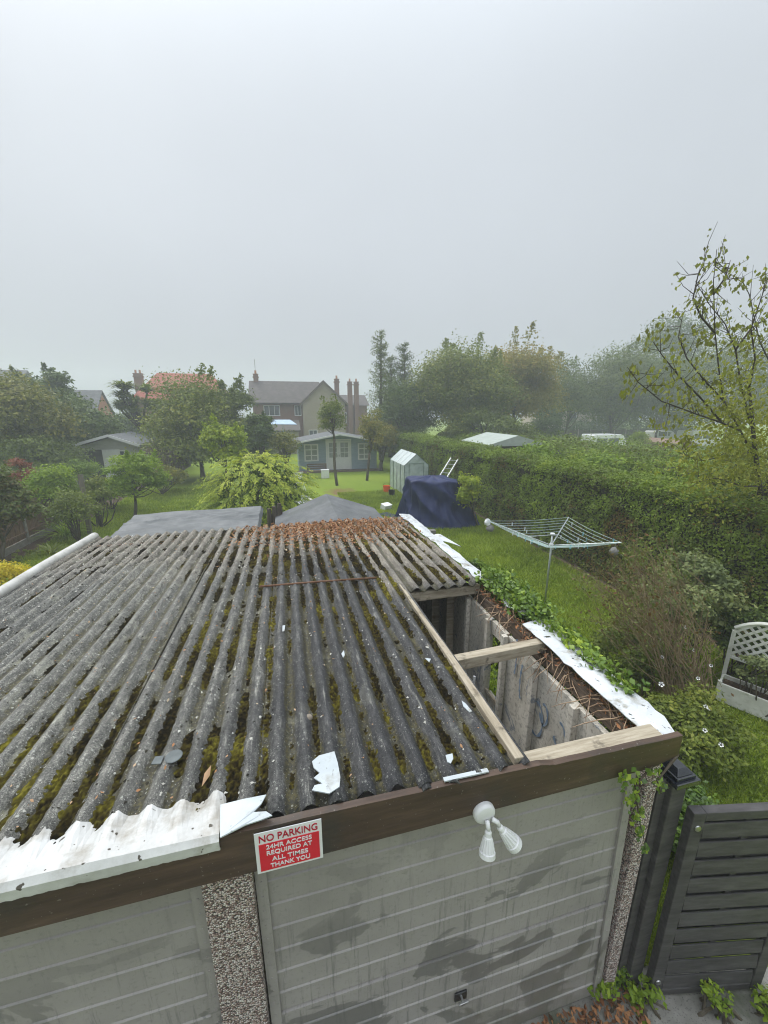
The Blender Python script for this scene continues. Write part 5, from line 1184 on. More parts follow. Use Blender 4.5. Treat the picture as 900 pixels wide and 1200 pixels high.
def blades(name, foot, n, L, wd, m, lab, cat, seed, droop=.8, group=None, parent=None):
    rg = np.random.default_rng(seed); V = []; Fs = []; T = []
    for i in range(n):
        a = rg.uniform(0, 2*math.pi); el = rg.uniform(.5, 1.35); l = L*rg.uniform(.6, 1.1); d = np.array([math.cos(a), math.sin(a), 0]); s = np.array([-math.sin(a), math.cos(a), 0]); p0 = np.array(foot)+d*rg.uniform(0, .08)*L; o = len(V)
        for j in range(6):
            t = j/5; p = p0+d*l*(math.cos(el)*t+.25*t*t)+np.array([0, 0, l*(math.sin(el)*t-droop*.5*t*t*t)]); w_ = wd*(1-t)**.6*(.6+t) if j < 5 else .001
            V += [p+s*w_/2, p-s*w_/2]; T += [rg.uniform(.2, .9)]*2
        for j in range(5): Fs.append((o+2*j, o+2*j+1, o+2*j+3, o+2*j+2))
    me = rawmesh(name, V, np.array(Fs).ravel(), np.full(len(Fs), 4), m, T); ob = link(name, me, parent)
    return tag(ob, lab, cat, group)
blades('strappy_plant', G(78, 630), 90, 1.0, .05, BRG, 'clump of long strap leaves at the foot of the left fence', 'strappy plant', 1)
blades('strappy_plant', G(60, 650), 40, .6, .05, TREEG, 'smaller dark strap leaved clump nearer the garage by the fence', 'strappy plant', 2)
bush('shrub', 92, 572, 626, 60, 14.6, TREEG, 'dark green shrub at the foot of the weathered post', 5000, .075, .5, 26, 70)
bush('shrub', 132, 560, 606, 60, 19.5, BRG, 'mid green shrub behind the small apple tree', 5000, .09, .3, 26, 71)
bush('shrub', 190, 545, 588, 70, 22.5, TREEO, 'low olive shrub right of the small apple tree', 5000, .1, .4, 28, 72)
bush('shrub', 60, 545, 600, 60, 20.5, TREEG, 'dense green shrub beyond the brown fence below the red acer', 6000, .1, .4, 28, 73)
bush('shrub', 100, 535, 590, 50, 23.5, BRG, 'green shrub in front of the grey white cabin', 5000, .1, .3, 24, 74, low=-.3)
tree('broadleaf_tree', 30, 445, 560, 110, 29, TREEG, 'tall green tree between the olive tree and the tufted evergreen', 11000, .17, 40, .5, 75, shoots=6)
tree('broadleaf_tree', 150, 478, 530, 60, 43, TREED, 'hazy dark tree behind the palm', 6000, .2, 26, .5, 76)
tree('broadleaf_tree', 108, 492, 530, 60, 38, TREED, 'hazy dark tree in front of the orange gable wall', 6000, .19, 26, .6, 77)
tree('broadleaf_tree', 300, 488, 540, 50, 36, TREEG, 'green tree in front of the left end of the brick house', 5000, .17, 24, .4, 78)
tree('broadleaf_tree', 462, 478, 530, 60, 38, TREED, 'hazy dark tree behind the far end of the hedge', 6000, .18, 26, .6, 79)
bush('golden_shrub', 18, 656, 712, 95, 9.0, GOLD, 'golden yellow shrub against the left edge of the garage', 9000, .05, .5, 40, 12, 'shrub', cr=.22)
for i, (u, v, lab) in enumerate([(15, 668, 'low weedy clump at the fence foot near the golden shrub'), (30, 655, 'second weedy clump along the gravel board')]): bush('weed_clump', u, v-9, v, 30, None, TREEG, lab, 900, .06, .6, 10, 30+i, 'weeds', stems=False)
# palm
def palm():
    c = AY(162, 480, 33); b = np.array([c[0], 33, 0]); e = empty('palm_tree', b, 0, 'bushy cabbage palm with drooping tufts in front of the red roof', 'palm')
    MB().tube([b, b+[.05, 0, 1.6], b+[0, 0, 3.2]], [.2, .16, .13], 8).build('trunk', BARK, e)
    rg = np.random.default_rng(1)
    P = []
    for k in range(13):
        o = np.array([rg.uniform(-1.2, 1.2), rg.uniform(-1, 1), rg.uniform(-1.4, 1.3)]); hd = np.array([b[0], 33, 4.4])+o
        q = MB(); q.tube([b+[0, 0, 2.8], hd], .07, 5); q.build('branch', BARK, e)
        blades('leaf_tuft', hd, 120, 1.15, .15, TREEG, None, None, k, .9, parent=e)
palm()
# -- middle background
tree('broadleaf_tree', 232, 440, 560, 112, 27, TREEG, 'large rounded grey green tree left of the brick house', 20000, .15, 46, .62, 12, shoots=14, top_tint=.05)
tree('broadleaf_tree', 277, 442, 545, 56, 28.5, TREEG, 'tall green tree with upright twigs against the large rounded tree', 9000, .15, 24, .4, 13, shoots=24)
tree('conifer', 306, 472, 548, 40, 26, TREED, 'dark conifer left of the summerhouse', 8000, .13, 26, .5, 14, shoots=8)
tree('broadleaf_tree', 335, 500, 548, 44, 25.5, TREEO, 'thin brownish shrubby tree overhanging the left end of the summerhouse', 3500, .11, 24, .3, 15, bare=.6)
tree('broadleaf_tree', 262, 490, 556, 56, 19.5, YELG, 'young yellow green tree behind the golden feathery bush', 6000, .12, 34, .4, 16, tr=.06, cr=.42, shoots=20, bare=.2)
# golden thuja-like bush with drooping sprays
def feathery():
    rg = np.random.default_rng(9); foot = G(312, 603); foot = np.array([foot[0], 13.6, 0]); foot[0] = AY(303, 560, 13.6)[0]
    e = empty('feathery_bush', foot, 0, 'golden green feathery bush spreading behind the low sheds', 'bush')
    c = np.array([foot[0], 13.6, 1.6]); P = []; Nn = []; T = []; D = []
    for k in range(640):
        d = sph(1, rg)[0]; d[2] = d[2] if d[2] > -.1 else d[2]*.75; d = d/np.linalg.norm(d)
        tip = c+d*np.array([1.85, 1.5, 1.5])*rg.uniform(.68, 1.08); out_ = d*[1, 1, .25]; out_ /= np.linalg.norm(out_); side = np.array([-out_[1], out_[0], 0]); ct = rg.normal(.5+.25*d[2], .13)
        L = rg.uniform(.4, .75); m = 34; t = rg.random(m)
        s = rg.uniform(-1, 1, m)*(1-t)*.5*L*.75
        Q = tip+np.outer((t-.6)*L, out_)+np.outer(s, side); Q[:, 2] -= .5*L*t*t+np.abs(s)*.35; Q += rg.normal(0, .02, (m, 3))
        P.append(Q); Nn.append(np.tile([0, 0, 1.], (m, 1))+out_*.35+rg.normal(0, .25, (m, 3))); T.append(ct+.25*t+rg.normal(0, .07, m)); D.append(np.outer(np.ones(m), out_)+np.outer(np.sign(s)*.9, side)-[0, 0, .45])
    P = np.vstack(P); leafobj('foliage', P, np.vstack(Nn), rg.uniform(.06, .13, len(P)), np.concatenate(T), leafmat('feathery_gold', [(0.027, 0.052, 0.010), (0.081, 0.130, 0.014), (0.176, 0.247, 0.020), (0.324, 0.390, 0.035), (0.459, 0.494, 0.060)], .25), e, rg=rg, drop_dir=unit(np.vstack(D)), aspect=.4)
    Q = c+sph(2600, rg)*np.array([1.5, 1.2, 1.3])*rg.uniform(.5, .92, (2600, 1)); leafobj('inner_foliage', Q, rg.normal(size=(2600, 3)), rg.uniform(.1, .17, 2600), rg.uniform(0, .35, 2600), MATS['feathery_gold'], e, rg=rg)
    q = MB()
    for k in range(9): limb(q, foot+rg.normal(0, .12, 3)*[1, 1, 0], c+rg.normal(0, .6, 3), .06, .02, .1, 5, 6, rg)
    q.build('stem', BARK, e)
feathery()
bush('shrub', 106+162, 600-10, 612, 22, 11.5, SILVG, 'small grey green shrub at the foot of the golden feathery bush', 900, .07, .4, 8, 17)
q = MB(); c = G(322, 640); c = np.array([AY(322, 600, 10.2)[0], 10.2, 0]); 
for k in range(3): q.tube([(c[0]+.1*k-.1, c[1]+.04*k, 0), (c[0]+.12*k-.12, c[1], 1.2+.15*k), (c[0]+.13*k-.14, c[1], 1.86+.06*k)], [.11, .09, .05], 8)
tag(q.build('tree_stump', BARK), 'dark brown sawn stems standing between the two shed roofs', 'stump')
# two small trees before the summerhouse
tree('slender_tree', 389, 466, 518, 42, 23.1, TREEG, 'slender tree with airy crown before the summerhouse doors', 3800, .095, 30, .6, 18, trunk_px=(395, 569), tr=.09, bare=.45, cr=.42, shoots=16)
tree('slender_tree', 438, 476, 535, 40, 24.1, TREEO, 'slender tree before the right summerhouse window', 3600, .1, 30, .55, 19, trunk_px=(430, 563), tr=.09, bare=.45, cr=.42, shoots=14)
# conifers
def conifer(name, px, ytop, ybot, wpx, Y, m, lab, n=7000, seed=0, leaf=.16, tint=.5):
    rg = np.random.default_rng(seed+40); top = AY(px, ytop, Y); b = np.array([top[0], Y, 0.0]); dist = np.dot(b-EYE, _f); rx = wpx/2*dist/F; Ht = top[2]; z0 = max(AY(px, ybot, Y)[2]*.3, .3)
    e = empty(name, b, 0, lab, 'conifer'); q = MB(); q.tube([b, [b[0], b[1], Ht*.5], [b[0]+.05, b[1], Ht]], [.2, .12, .02], 8); P = []; Nn = []; T = []
    z = z0
    while z < Ht-.2:
        f = 1-(z-z0)/(Ht-z0); R_ = rx*(f**.5)*rg.uniform(.75, 1.1)+.12
        for k in range(rg.integers(4, 8)):
            a = rg.uniform(0, 2*math.pi); d = np.array([math.cos(a), math.sin(a), .22+.25*(1-f)]); L = R_*rg.uniform(.65, 1.15); o = np.array([b[0], b[1], z])
            q.tube([o, o+d*L], [.025, .006], 4, False); m_ = int(12+L*40); t = rg.random(m_)**.75
            Q = o+np.outer(t*L, d)+rg.normal(0, .09+.06*f, (m_, 3)); Q[:, 2] -= .12*t*L; P.append(Q); Nn.append(rg.normal(0, .5, (m_, 3))+[0, 0, 1]); T.append(np.full(m_, rg.normal(tint, .12)))
        z += rg.uniform(.16, .34)
    P = np.vstack(P); leafobj('crown', P, np.vstack(Nn), leaf*rg.uniform(.6, 1.3, len(P)), np.concatenate(T)+rg.normal(0, .08, len(P)), m, e, rg=rg, aspect=.4); q.build('trunk', BARK, e)
conifer('conifer', 446, 386, 500, 46, 34, TREEG, 'tallest thin conifer behind the summerhouse', 0, 1, .15, .5)
conifer('conifer', 474, 402, 500, 54, 33, TREED, 'second thin conifer right of the tallest one', 0, 2, .15, .65)
conifer('conifer', 458, 418, 500, 40, 36, TREED, 'low conifer between the two thin ones', 0, 3, .15, .6)
tree('broadleaf_tree', 478, 436, 520, 70, 31, TREED, 'dark bushy tree under the thin conifers', 10000, .16, 30, .6, 20)
tree('broadleaf_tree', 447, 488, 545, 42, 27.8, TREEO, 'olive tree at the right end of the summerhouse', 5000, .12, 24, .45, 21)
# right background
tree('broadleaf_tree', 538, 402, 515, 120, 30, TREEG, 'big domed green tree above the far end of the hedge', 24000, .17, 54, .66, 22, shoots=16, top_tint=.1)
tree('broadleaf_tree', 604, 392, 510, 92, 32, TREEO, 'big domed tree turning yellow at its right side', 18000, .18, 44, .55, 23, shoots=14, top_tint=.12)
tree('broadleaf_tree', 572, 470, 520, 100, 27, TREEG, 'lower dense green growth under the two domed trees', 9000, .15, 36, .5, 24)
tree('broadleaf_tree', 668, 404, 500, 70, 39, TREEG, 'open tree with visible trunks right of the yellowing tree', 9000, .2, 30, .4, 25, shoots=10)
tree('broadleaf_tree', 722, 392, 515, 90, 38, TREEG, 'tall hazy green tree in the middle of the right tree line', 14000, .21, 40, .38, 26, shoots=12)
tree('broadleaf_tree', 782, 356, 500, 76, 46, TREED, 'tallest hazy tree at the back of the right tree line', 12000, .24, 30, .7, 27, shoots=8)
tree('broadleaf_tree', 775, 398, 520, 110, 38, TREEG, 'broad hazy tree below the tallest one', 14000, .21, 44, .25, 28, shoots=10)
tree('broadleaf_tree', 860, 380, 520, 130, 38, TREEG, 'hazy tree behind the near twiggy tree', 14000, .21, 44, .3, 29, shoots=8)
tree('broadleaf_tree', 940, 365, 520, 120, 37, TREEG, 'hazy tree at the right edge of the tree line', 8000, .22, 34, .35, 30)
tree('broadleaf_tree', 640, 470, 512, 46, 36, TREED, 'low dark tree below the open one', 4500, .17, 20, .4, 31)
tree('broadleaf_tree', 745, 470, 520, 190, 48, TREED, 'dark undergrowth tree mass below the right tree line', 9000, .24, 44, .35, 32, depth=3)
bush('round_shrub', 746, 500, 540, 32, 26, YELG, 'round pale green spiky shrub rising over the second hedge', 3500, .1, .15, 16, 33, 'shrub')
for i, (u, v, yb, w_, Y_, m_, lab) in enumerate([(620, 520, 575, 60, 14.5, BRG, 'loose green shrub behind the clipped hedge near the pale green roof'), (700, 527, 600, 90, 12.2, BRG, 'bramble mound behind the middle of the clipped hedge'),
        (800, 536, 620, 110, 11.0, HEDGE, 'large leafy mound behind the hedge below the twiggy tree'), (880, 550, 650, 90, 10.6, TREEG, 'dark shrub behind the hedge at the right edge'), (660, 512, 560, 70, 19, TREEG, 'green shrub in the neighbouring garden left of the vans'), (840, 520, 600, 80, 17.5, TREEG, 'rough shrub in front of the white vans at the right')]):
    bush('shrub', u, v, yb, w_, Y_, m_, lab, 6000, .1+.004*Y_, .45, 30, 60+i, depth=1.2)
# young yellow-green shrub beside the tarpaulin
tree('young_shrub_tree', 548, 548, 606, 34, 13.35, YELG, 'yellow green young tree beside the blue tarpaulin', 2600, .09, 26, .5, 35, trunk_px=(560, 617), tr=.035, cr=.28, shoots=12, bare=.2, cat='young tree')

# near right tree: real branches, sparse big leaves
def near_tree():
    rg = np.random.default_rng(13); b = np.array([AY(893, 590, 5.6)[0], 5.6, 0.0]); e = empty('twiggy_tree', b, 0, 'sparse twiggy tree with big curled leaves leaning in at the right edge', 'tree')
    q = MB(); Y0 = 5.6
    def pt(u, v, Y): return AY(u, v, Y)
    ends = []
    trunk = [b, pt(892, 590, 5.6), pt(884, 520, 5.6), pt(878, 455, 5.5)]
    q.tube(trunk, [.08, .05, .035, .022], 8)
    q.tube([pt(893, 600, 5.6), pt(905, 540, 5.8), pt(925, 460, 5.9), pt(940, 380, 6)], [.05, .04, .03, .015], 7)
    br = [[(886, 540, 5.6), (868, 505, 5.5), (848, 470, 5.5), (842, 430, 5.5), (838, 390, 5.4), (836, 330, 5.4), (840, 292, 5.3)],
          [(868, 505, 5.5), (845, 495, 5.4), (810, 483, 5.3), (775, 470, 5.2), (748, 448, 5.1), (735, 430, 5.1)],
          [(845, 494, 5.4), (820, 465, 5.3), (795, 440, 5.2), (775, 415, 5.2), (765, 400, 5.1)],
          [(880, 500, 5.6), (868, 450, 5.6), (862, 410, 5.7), (850, 380, 5.7), (830, 355, 5.7), (815, 330, 5.7)],
          [(878, 455, 5.5), (885, 420, 5.4), (880, 385, 5.4), (892, 350, 5.4), (905, 310, 5.4)],
          [(862, 410, 5.7), (880, 385, 5.8), (900, 372, 5.8), (915, 340, 5.8)],
          [(848, 470, 5.5), (825, 445, 5.6), (805, 420, 5.7), (795, 395, 5.8), (800, 370, 5.8)],
          [(838, 390, 5.4), (822, 372, 5.3), (812, 350, 5.3), (818, 322, 5.2), (826, 305, 5.2)],
          [(836, 345, 5.4), (850, 325, 5.4), (856, 305, 5.4)],
          [(905, 540, 5.8), (880, 530, 5.7), (850, 535, 5.6), (820, 540, 5.5), (795, 530, 5.4)],
          [(925, 460, 5.9), (905, 430, 5.9), (890, 400, 5.9), (878, 345, 5.9), (868, 325, 5.9)],
          [(895, 570, 5.6), (870, 570, 5.5), (840, 560, 5.4), (812, 565, 5.3)]]
    for L in br:
        P = [pt(*p) for p in L]; k = len(P); q.tube(P, list(np.linspace(.018, .004, k)), 5); ends.append(P)
    LP = []; LN = []; LT = []; LS = []; DD = []
    for P in ends:
        for i in range(len(P)-1):
            for _ in range(5):
                t = rg.random(); o = P[i]*(1-t)+P[i+1]*t; d = unit(rg.normal(size=(1, 3))+[[-.2, 0, .5]])[0]; L = rg.uniform(.15, .5)
                p1 = o+d*L*.5+rg.normal(0, .03, 3); p2 = o+d*L+[0, 0, .06]; q.tube([o, p1, p2], [.006, .004, .002], 4, False)
                hgt = np.clip((5.9-p2[2])/2.2, 0, 1)
                m_ = int(rg.poisson(3.5+10*hgt)); 
                for _2 in range(m_): LP.append(p1+(p2-p1)*rg.random()+rg.normal(0, .03+.05*hgt, 3)); LN.append(rg.normal(size=3)+[0, 0, .4]); LS.append(rg.uniform(.05, .10)); LT.append(rg.uniform(.15, .85)); DD.append(d*.4+[0, 0, -.9]+rg.normal(0, .3, 3))
    # denser leaf clusters
    for (u, v, Y_) in [(846, 330, 5.4), (866, 336, 5.6), (834, 342, 5.4), (818, 366, 5.4), (840, 382, 5.5), (862, 385, 5.6), (884, 390, 5.4), (758, 396, 5.1), (896, 326, 5.4), (830, 402, 5.6), (742, 434, 5.1), (800, 600-50, 5.4), (770, 452, 5.2), (766, 497, 5.2)]:
        c = pt(u, v, Y_)
        for _ in range(13): LP.append(c+rg.normal(0, .055, 3)); LN.append(rg.normal(size=3)+[0, 0, .3]); LS.append(rg.uniform(.06, .1)); LT.append(rg.uniform(.1, .6)); DD.append(np.array([0, 0, -1.])+rg.normal(0, .35, 3))
    for _ in range(5200):
        u = rg.normal(874, 36); v = rg.normal(525, 50); c = pt(u, v, rg.uniform(5.0, 6.4))
        if c[2] < 2.3: continue
        LP.append(c); LN.append(rg.normal(size=3)+[0, 0, .6]); LS.append(rg.uniform(.05, .09)); LT.append(rg.uniform(.3, .95)); DD.append(rg.normal(0, 1, 3)-[0, 0, .4])
    leafobj('crown', np.array(LP), np.array(LN), np.array(LS), np.array(LT), leafmat('near_tree_leaves', [(0.110, 0.111, 0.023), (0.175, 0.185, 0.029), (0.251, 0.277, 0.034), (0.349, 0.332, 0.052)], .3), e, rg=rg, drop_dir=unit(np.array(DD)), aspect=.6)
    q.build('trunk', mat('dark_twigs', [(.035, .025, .018), (.075, .055, .042)], 20, .8, bmp=.2), e, smooth=True)
near_tree()

# ---- brown brushwood leaning over the lawn, shrubs by the garage
def brush():
    rg = np.random.default_rng(17); foot = np.array([5.35, 3.7, 0]); e = empty('twiggy_bush', foot, 0, 'tall bush of arching bare brown stems right of the garage', 'bush'); q = MB(); LP = []
    tg = [(700+rg.uniform(-25, 60), 690+rg.uniform(-40, 40)) for _ in range(60)]+[(rg.uniform(725, 800), rg.uniform(630, 700)) for _ in range(60)]+[(rg.uniform(740, 840), rg.uniform(680, 760)) for _ in range(60)]
    for (u, v) in tg:
        end = AY(u, v, rg.uniform(3.6, 5.2)); 
        st = foot+[rg.uniform(-.35, .45), rg.uniform(-.3, .4), 0]; mid = st*.45+end*.55+[0, 0, .2]+rg.normal(0, .17, 3); m2 = st*.8+end*.2+[0, 0, .25]
        q.tube([st, m2, mid, end], [.007, .0055, .004, .002], 4, False)
        for _ in range(3): a = mid*(1-rg.random())+end*rg.random()*1; a = mid+(end-mid)*rg.random(); b2 = a+(end-mid)*.35+rg.normal(0, .1, 3); q.tube([a, b2], [.0025, .0015], 3, False)
        LP += [end+rg.normal(0, .06, 3) for _ in range(5)]+[mid+(end-mid)*rg.random()+rg.normal(0, .07, 3) for _ in range(9)]
    q.build('stem', mat('dry_stems', [(.12, .085, .05), (.22, .16, .09), (.34, .26, .15)], 9, .85, bmp=0), e)
    LP = np.array(LP); leafobj('leaves', LP, rg.normal(size=LP.shape)+[0, 0, .5], rg.uniform(.03, .07, len(LP)), rg.random(len(LP)), RUSTY, e, rg=rg)
brush()
def shrub3(name, c, rad, m, lab, n, leaf, tint, nc, seed, cat='shrub', cr=.22, low=-.6, aspect=.55):
    rg = np.random.default_rng(seed+900); P, nr, tt, cc = crown_points(c, rad, nc, cr, n, rg, .85, low, .35); P[:, 2] = np.abs(P[:, 2])+.01
    e = empty(name, (c[0], c[1], 0), 0, lab, cat); leafobj('foliage', P, nr, leaf*rg.uniform(.55, 1.35, len(P)), tint+tt, m, e, rg=rg, aspect=aspect)
    q = MB()
    for k in cc[:16]: limb(q, (c[0]+rg.normal(0, .07), c[1]+rg.normal(0, .07), 0), k, .014, .004, .12, 5, 5, rg)
    q.build('stem', BARK, e); return e
shrub3('variegated_shrub', (6.3, 4.6, 1.25), (.7, .55, .8), SILVG, 'grey green shrub with pale yellow tips between the bare stems and hedge', 7000, .07, .42, 34, 1)
rg = np.random.default_rng(2)
def pale_leaf_spray(u, v, X_, n, lab, sd):
    rg = np.random.default_rng(sd); c = AX(u, v, X_); P = c+rg.normal(0, .09, (n, 3)); V, idx, s_, t_ = leaves(P, rg.normal(size=(n, 3))+[-.5, -.5, .6], rg.uniform(.06, .12, n), rg.uniform(.6, 1, n), .5, .2, rg)
    return P, V
shrub3('rambling_rose', (4.6, 3.0, .5), (.6, .5, .42), TREEG, 'low dark leafed rose with white flowers beside the garage corner', 9000, .055, .55, 44, 3, 'rose', .2)
shrub3('shrub', (5.25, 4.4, .55), (.7, .7, .45), TREEG, 'dark low growth under the bare arching stems', 6000, .06, .4, 36, 4)
shrub3('shrub', (3.55, 2.35, .35), (.4, .38, .32), IVY, 'ivy covered low shrub behind the black gate post cap', 6000, .055, .35, 30, 5, cr=.18)
shrub3('planter_shrub', (6.4, 3.5, .62), (.16, .3, .24), SILVG, 'grey green plant growing in the cream planter', 1000, .055, .35, 14, 6, cr=.1)
shrub3('shrub', (7.0, 4.1, .8), (.35, .5, .6), TREED, 'dark shrub between the trellis and the hedge', 4500, .07, .55, 22, 7)
shrub3('shrub', (6.55, 2.7, .3), (.3, .3, .26), TREEG, 'small dark rose bush in front of the cream planter at the right edge', 1600, .05, .5, 12, 8, cr=.13)
# white flowers
FLW = mat('white_petals', [(.72, .72, .7), (.8, .8, .79)], 9, .6, bmp=0)
DARKC = mat('flower_centre', [(.02, .02, .03), (.05, .05, .06)], 9, .8, bmp=0)
spots = [(775, 802, .036), (776, 770, .03), (772, 749, .034), (827, 852, .028), (831, 856, .024), (826, 828+20, .02), (813, 762, .026), (818, 795, .028), (803, 735, .03), (790, 712, .03), (810, 706, .032), (827, 853, .022), (800, 868, .02), (795, 700, .026), (826, 855-28, .02), (826, 856, .02)]
spots = [(775, 802), (776, 770), (772, 749), (827, 828), (831, 830), (826, 856), (813, 762), (818, 795), (803, 735), (810, 706), (790, 713), (845, 873), (833, 780)]
words_at = ['on the rose nearest the flashing edge', 'above the ringed bloom by the bare stems', 'beside the thick brown stem', 'on the lawn side of the rose', 'paired with the bloom on the lawn side', 'lowest on the rose', 'left of the planter trellis', 'under the trellis left edge', 'among the bare stems', 'in the variegated shrub', 'at the left of the variegated shrub', 'at the planter foot', 'nearest the planter corner']
for i, (u, v) in enumerate(spots):
    c = G(u, v, .85 if v > 740 else 1.1); r_ = .021 if i != 0 else .03; c = c-ray(u, v)*.12
    V = []; nn = Vector((-c[0]*.5, -c[1]*.6, 2.6)).normalized(); Q = nn.to_track_quat('Z', 'Y').to_matrix(); q = MB()
    for k in range(5):
        a = 2*math.pi*k/5+i; P = [Vector((r_*.25*math.cos(a), r_*.25*math.sin(a), 0)), Vector((r_*math.cos(a-.5), r_*math.sin(a-.5), .006)), Vector((r_*1.1*math.cos(a), r_*1.1*math.sin(a), .01)), Vector((r_*math.cos(a+.5), r_*math.sin(a+.5), .006))]
        q.prism([Q @ p+Vector([float(t) for t in c]) for p in P], Q @ Vector((0, 0, .002)))
    o = q.build('flower', FLW); tag(o, 'white five petalled flower '+words_at[i], 'flower', 'white flowers beside the garage')
    q = MB(); q.lathe(c, [(r_*.35, .0), (r_*.32, .008), (.001, .012)], 8, Q); q.build('flower_centre', DARKC, o)

# ---- ivy along the garage side and over the flashing
def ivy():
    rg = np.random.default_rng(19); n = 15000
    y = rg.uniform(1.7, 4.9, n); t = np.clip((y-1.7)/3.0, 0, 1)
    x = 2.46+np.abs(rg.normal(0, .16, n))*(.7+.5*np.sin(y*2.2)); hump = .16*np.sin(y*3.1)+.1*np.sin(y*7.3)
    z = 2.12+hump*.4-np.abs(rg.normal(0, .55, n))*(rg.random(n) < .6)-.35*np.clip(x-2.5, 0, 1)+rg.normal(0, .035, n)
    z -= .55*np.clip((2.35-y)/.6, 0, 1)
    k = z > .1; P = np.stack([x, y, z], 1)[k]
    n2 = 1500; y2 = rg.uniform(2.95, 4.0, n2); x2 = 2.28+rg.normal(0, .1, n2); P2 = np.stack([x2, y2, 2.38+np.abs(rg.normal(0, .05, n2))], 1)
    n3 = 420; P3 = np.stack([2.3+rg.normal(0, .05, n3), rg.uniform(1.9, 3.0, n3), 2.36+np.abs(rg.normal(0, .02, n3))], 1)
    P = np.vstack([P, P2, P3]); tt = .3+.3*vnoise(P, 2.1, 3)+rg.normal(0, .14, len(P))+.25*(P[:, 2] > 2.22)
    e = empty('ivy', (2.55, 3.2, 0), 0, 'bright green ivy climbing the right garage wall and over the white flashing', 'ivy')
    leafobj('foliage', P, rg.normal(0, .5, P.shape)+[.35, -.3, .8], rg.uniform(.03, .065, len(P)), tt, IVY, e, rg=rg, aspect=.85)
    q = MB()
    for k in range(34):
        y0 = rg.uniform(1.8, 4.8); q.tube([(2.28, y0, 0), (2.3, y0+rg.normal(0, .2), .8), (2.3, y0+rg.normal(0, .3), 1.6), (2.38, y0+rg.normal(0, .4), 2.25)], [.012, .01, .007, .004], 5)
    q.build('stem', BARK, e)
ivy()
def ivy2():
    rg = np.random.default_rng(23); P = []
    for (u, v, n, s) in [(744, 915, 26, .03), (740, 935, 34, .03), (748, 955, 30, .026), (750, 975, 22, .02), (757, 995, 16, .015), (768, 908, 22, .03), (776, 922, 14, .02), (728, 910, 16, .03)]:
        c = AY(u, v, 1.44); P.append(c+rg.normal(0, s, (n, 3))*[1, .35, 1])
    P = np.vstack(P); e = empty('ivy_strand', (2.1, 1.45, 0), 0, 'trailing ivy hanging over the pebble dashed corner pillar', 'ivy')
    leafobj('foliage', P, rg.normal(0, .5, P.shape)+[0, -1, .5], rg.uniform(.02, .042, len(P)), rg.uniform(.2, .95, len(P)), IVY, e, rg=rg, aspect=.85)
    q = MB(); q.tube([(2.12, 1.5, 2.3), AY(745, 920, 1.44), AY(748, 955, 1.44), AY(757, 995, 1.44)], [.008, .006, .004, .002], 5); q.tube([(2.2, 1.48, 2.28), AY(770, 915, 1.42), AY(775, 930, 1.42)], [.01, .006, .003], 5); q.build('stem', BARK, e)
ivy2()
# ---- dry roots spilling over the inside of the wall plate
def roots():
    rg = np.random.default_rng(29); q = MB()
    for k in range(85):
        y = rg.choice([rg.uniform(1.7, 2.6), rg.uniform(2.2, 4.0)]); p = np.array([2.14+rg.normal(0, .03), y, 2.27+rg.uniform(-.03, .05)]); d = np.array([-rg.uniform(.2, 1), rg.normal(0, .9)-.3, rg.uniform(-.1, .3)]); pts = [p]; L = rg.uniform(.04, .1)
        for j in range(4): d = d+np.array([rg.normal(0, .3), rg.normal(0, .35), -rg.uniform(.2, .6)]); p = p+d/np.linalg.norm(d)*L; p[0] = min(p[0], 2.16); pts.append(p.copy())
        q.tube(pts, [.005, .004, .0035, .003, .0015], 4, False)
    m = mat('dry_roots', [(.2, .12, .075), (.36, .25, .16), (.5, .39, .28)], 12, .85, bmp=0)
    tag(q.build('dry_vine', m), 'tangled dry reddish vine stems hanging inside the open garage wall', 'dead vine')
    n = 350; y = rg.uniform(1.65, 4.0, n); P = np.stack([2.1+rg.normal(0, .04, n), y, 2.275+np.abs(rg.normal(0, .02, n))], 1); V, idx, s_, t_ = leaves(P, rg.normal(0, .5, P.shape)+[0, 0, 1], rg.uniform(.02, .05, n), rg.beta(2, 3, n)*.7, .5, .05, rg)
    tag(link('wall_litter', rawmesh('wall_litter', V, idx, s_, LIT, t_), keep=True), 'dead leaves caught along the inner wall top', 'leaf litter', kind='stuff')
roots()
# ---- plants and leaves at the gate foot
for i, (u, v, w_, n, m_, lab) in enumerate([(722, 1150, 40, 700, IVY, 'small leafy weed at the foot of the gate post'), (705, 1165, 30, 450, BRG, 'low weed beside the garage door corner'), (752, 1178, 30, 380, BRG, 'weed growing in front of the gate hinge side'), (836, 1178, 26, 260, BRG, 'slim green weed in the paving by the gate'), (890, 1185, 24, 300, BRG, 'weed at the far right corner of the paving')]):
    c = G(u, v); shrub3('weed', (c[0], c[1], .1), (.09+.02*(i % 2), .08, .09), m_, lab, n//2, .045, .5, 7, 40+i, 'weed', cr=.06)
n = 900; rg = np.random.default_rng(31); P = np.stack([rg.uniform(1.0, 2.3, n), rg.uniform(1.1, 1.54, n), rg.uniform(.012, .05, n)], 1); V, idx, s_, t_ = leaves(P, rg.normal(0, .4, P.shape)+[0, 0, 1], rg.uniform(.03, .06, n), rg.random(n)*.6, .5, .05, rg)
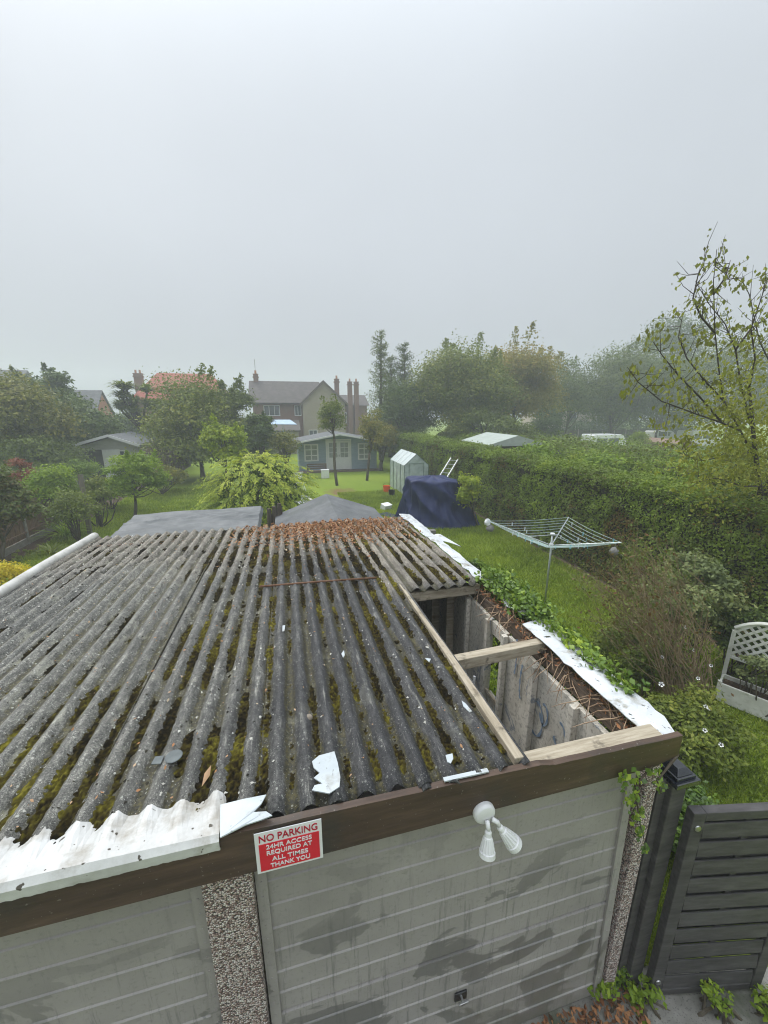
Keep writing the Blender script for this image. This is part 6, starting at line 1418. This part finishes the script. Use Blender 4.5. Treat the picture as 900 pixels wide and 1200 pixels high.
tag(link('fallen_leaves', rawmesh('fallen_leaves', V, idx, s_, LIT, t_), keep=True), 'fallen leaves on the drive at the garage door foot', 'leaf litter', kind='stuff')
# ---- grass blades where the lawns are close
def grass(name, n, fx, lab, seed, hmin=.025, hmax=.07):
    rg = np.random.default_rng(seed); P = fx(rg, n); n = len(P); a = rg.uniform(0, 2*math.pi, n); d = np.hypot(P[:, 0], P[:, 1]); h = rg.uniform(hmin, hmax, n)*(1+d/22); w_ = .0035*(1+d/5)
    s = np.stack([np.cos(a), np.sin(a), np.zeros(n)], 1)*w_[:, None]; lean = rg.normal(0, .5, (n, 3))*h[:, None]; lean[:, 2] = h
    V = np.stack([P-s, P+s, P+lean], 1).reshape(-1, 3); t = .5+.25*vnoise(P, .7, 5)+.2*vnoise(P, 3.1, 6)+rg.normal(0, .16, n)
    me = rawmesh(name, V, np.arange(3*n), np.full(n, 3), leafmat('grass_blades', [(.08, .11, .01), (.17, .24, .02), (.27, .34, .03), (.36, .42, .05), (.46, .42, .14)], .25), np.repeat(np.clip(t*.8, 0, 1), 3))
    tag(link(name, me, keep=True), lab, 'grass', kind='stuff')
grass('grass', 190000, lambda r, n: np.stack([r.uniform(2.5, 7.6, n), 1.6+19*r.random(n)**1.7, np.zeros(n)], 1), 'mown grass of the right lawn', 1)
grass('grass', 50000, lambda r, n: np.stack([r.uniform(-7.9, -3.3, n), 6+18*r.random(n)**1.3, np.zeros(n)], 1), 'mown grass of the left lawn', 2)

# ================================================================== HAZE
hz = MB(); hz.span(-128, 128, -88, 168, -1, 16.5)
vm = bpy.data.materials.new('haze'); vm.use_nodes = True; n_ = vm.node_tree; n_.nodes.clear(); o_ = n_.nodes.new('ShaderNodeOutputMaterial'); pv = n_.nodes.new('ShaderNodeVolumePrincipled')
pv.inputs['Color'].default_value = (.87, .92, .985, 1); pv.inputs['Density'].default_value = .0042; pv.inputs['Anisotropy'].default_value = .2
n_.links.new(pv.outputs[0], o_.inputs['Volume'])
ho = tag(hz.build('haze', vm, keep=True), 'thin morning mist fading the far trees and houses', kind='stuff')
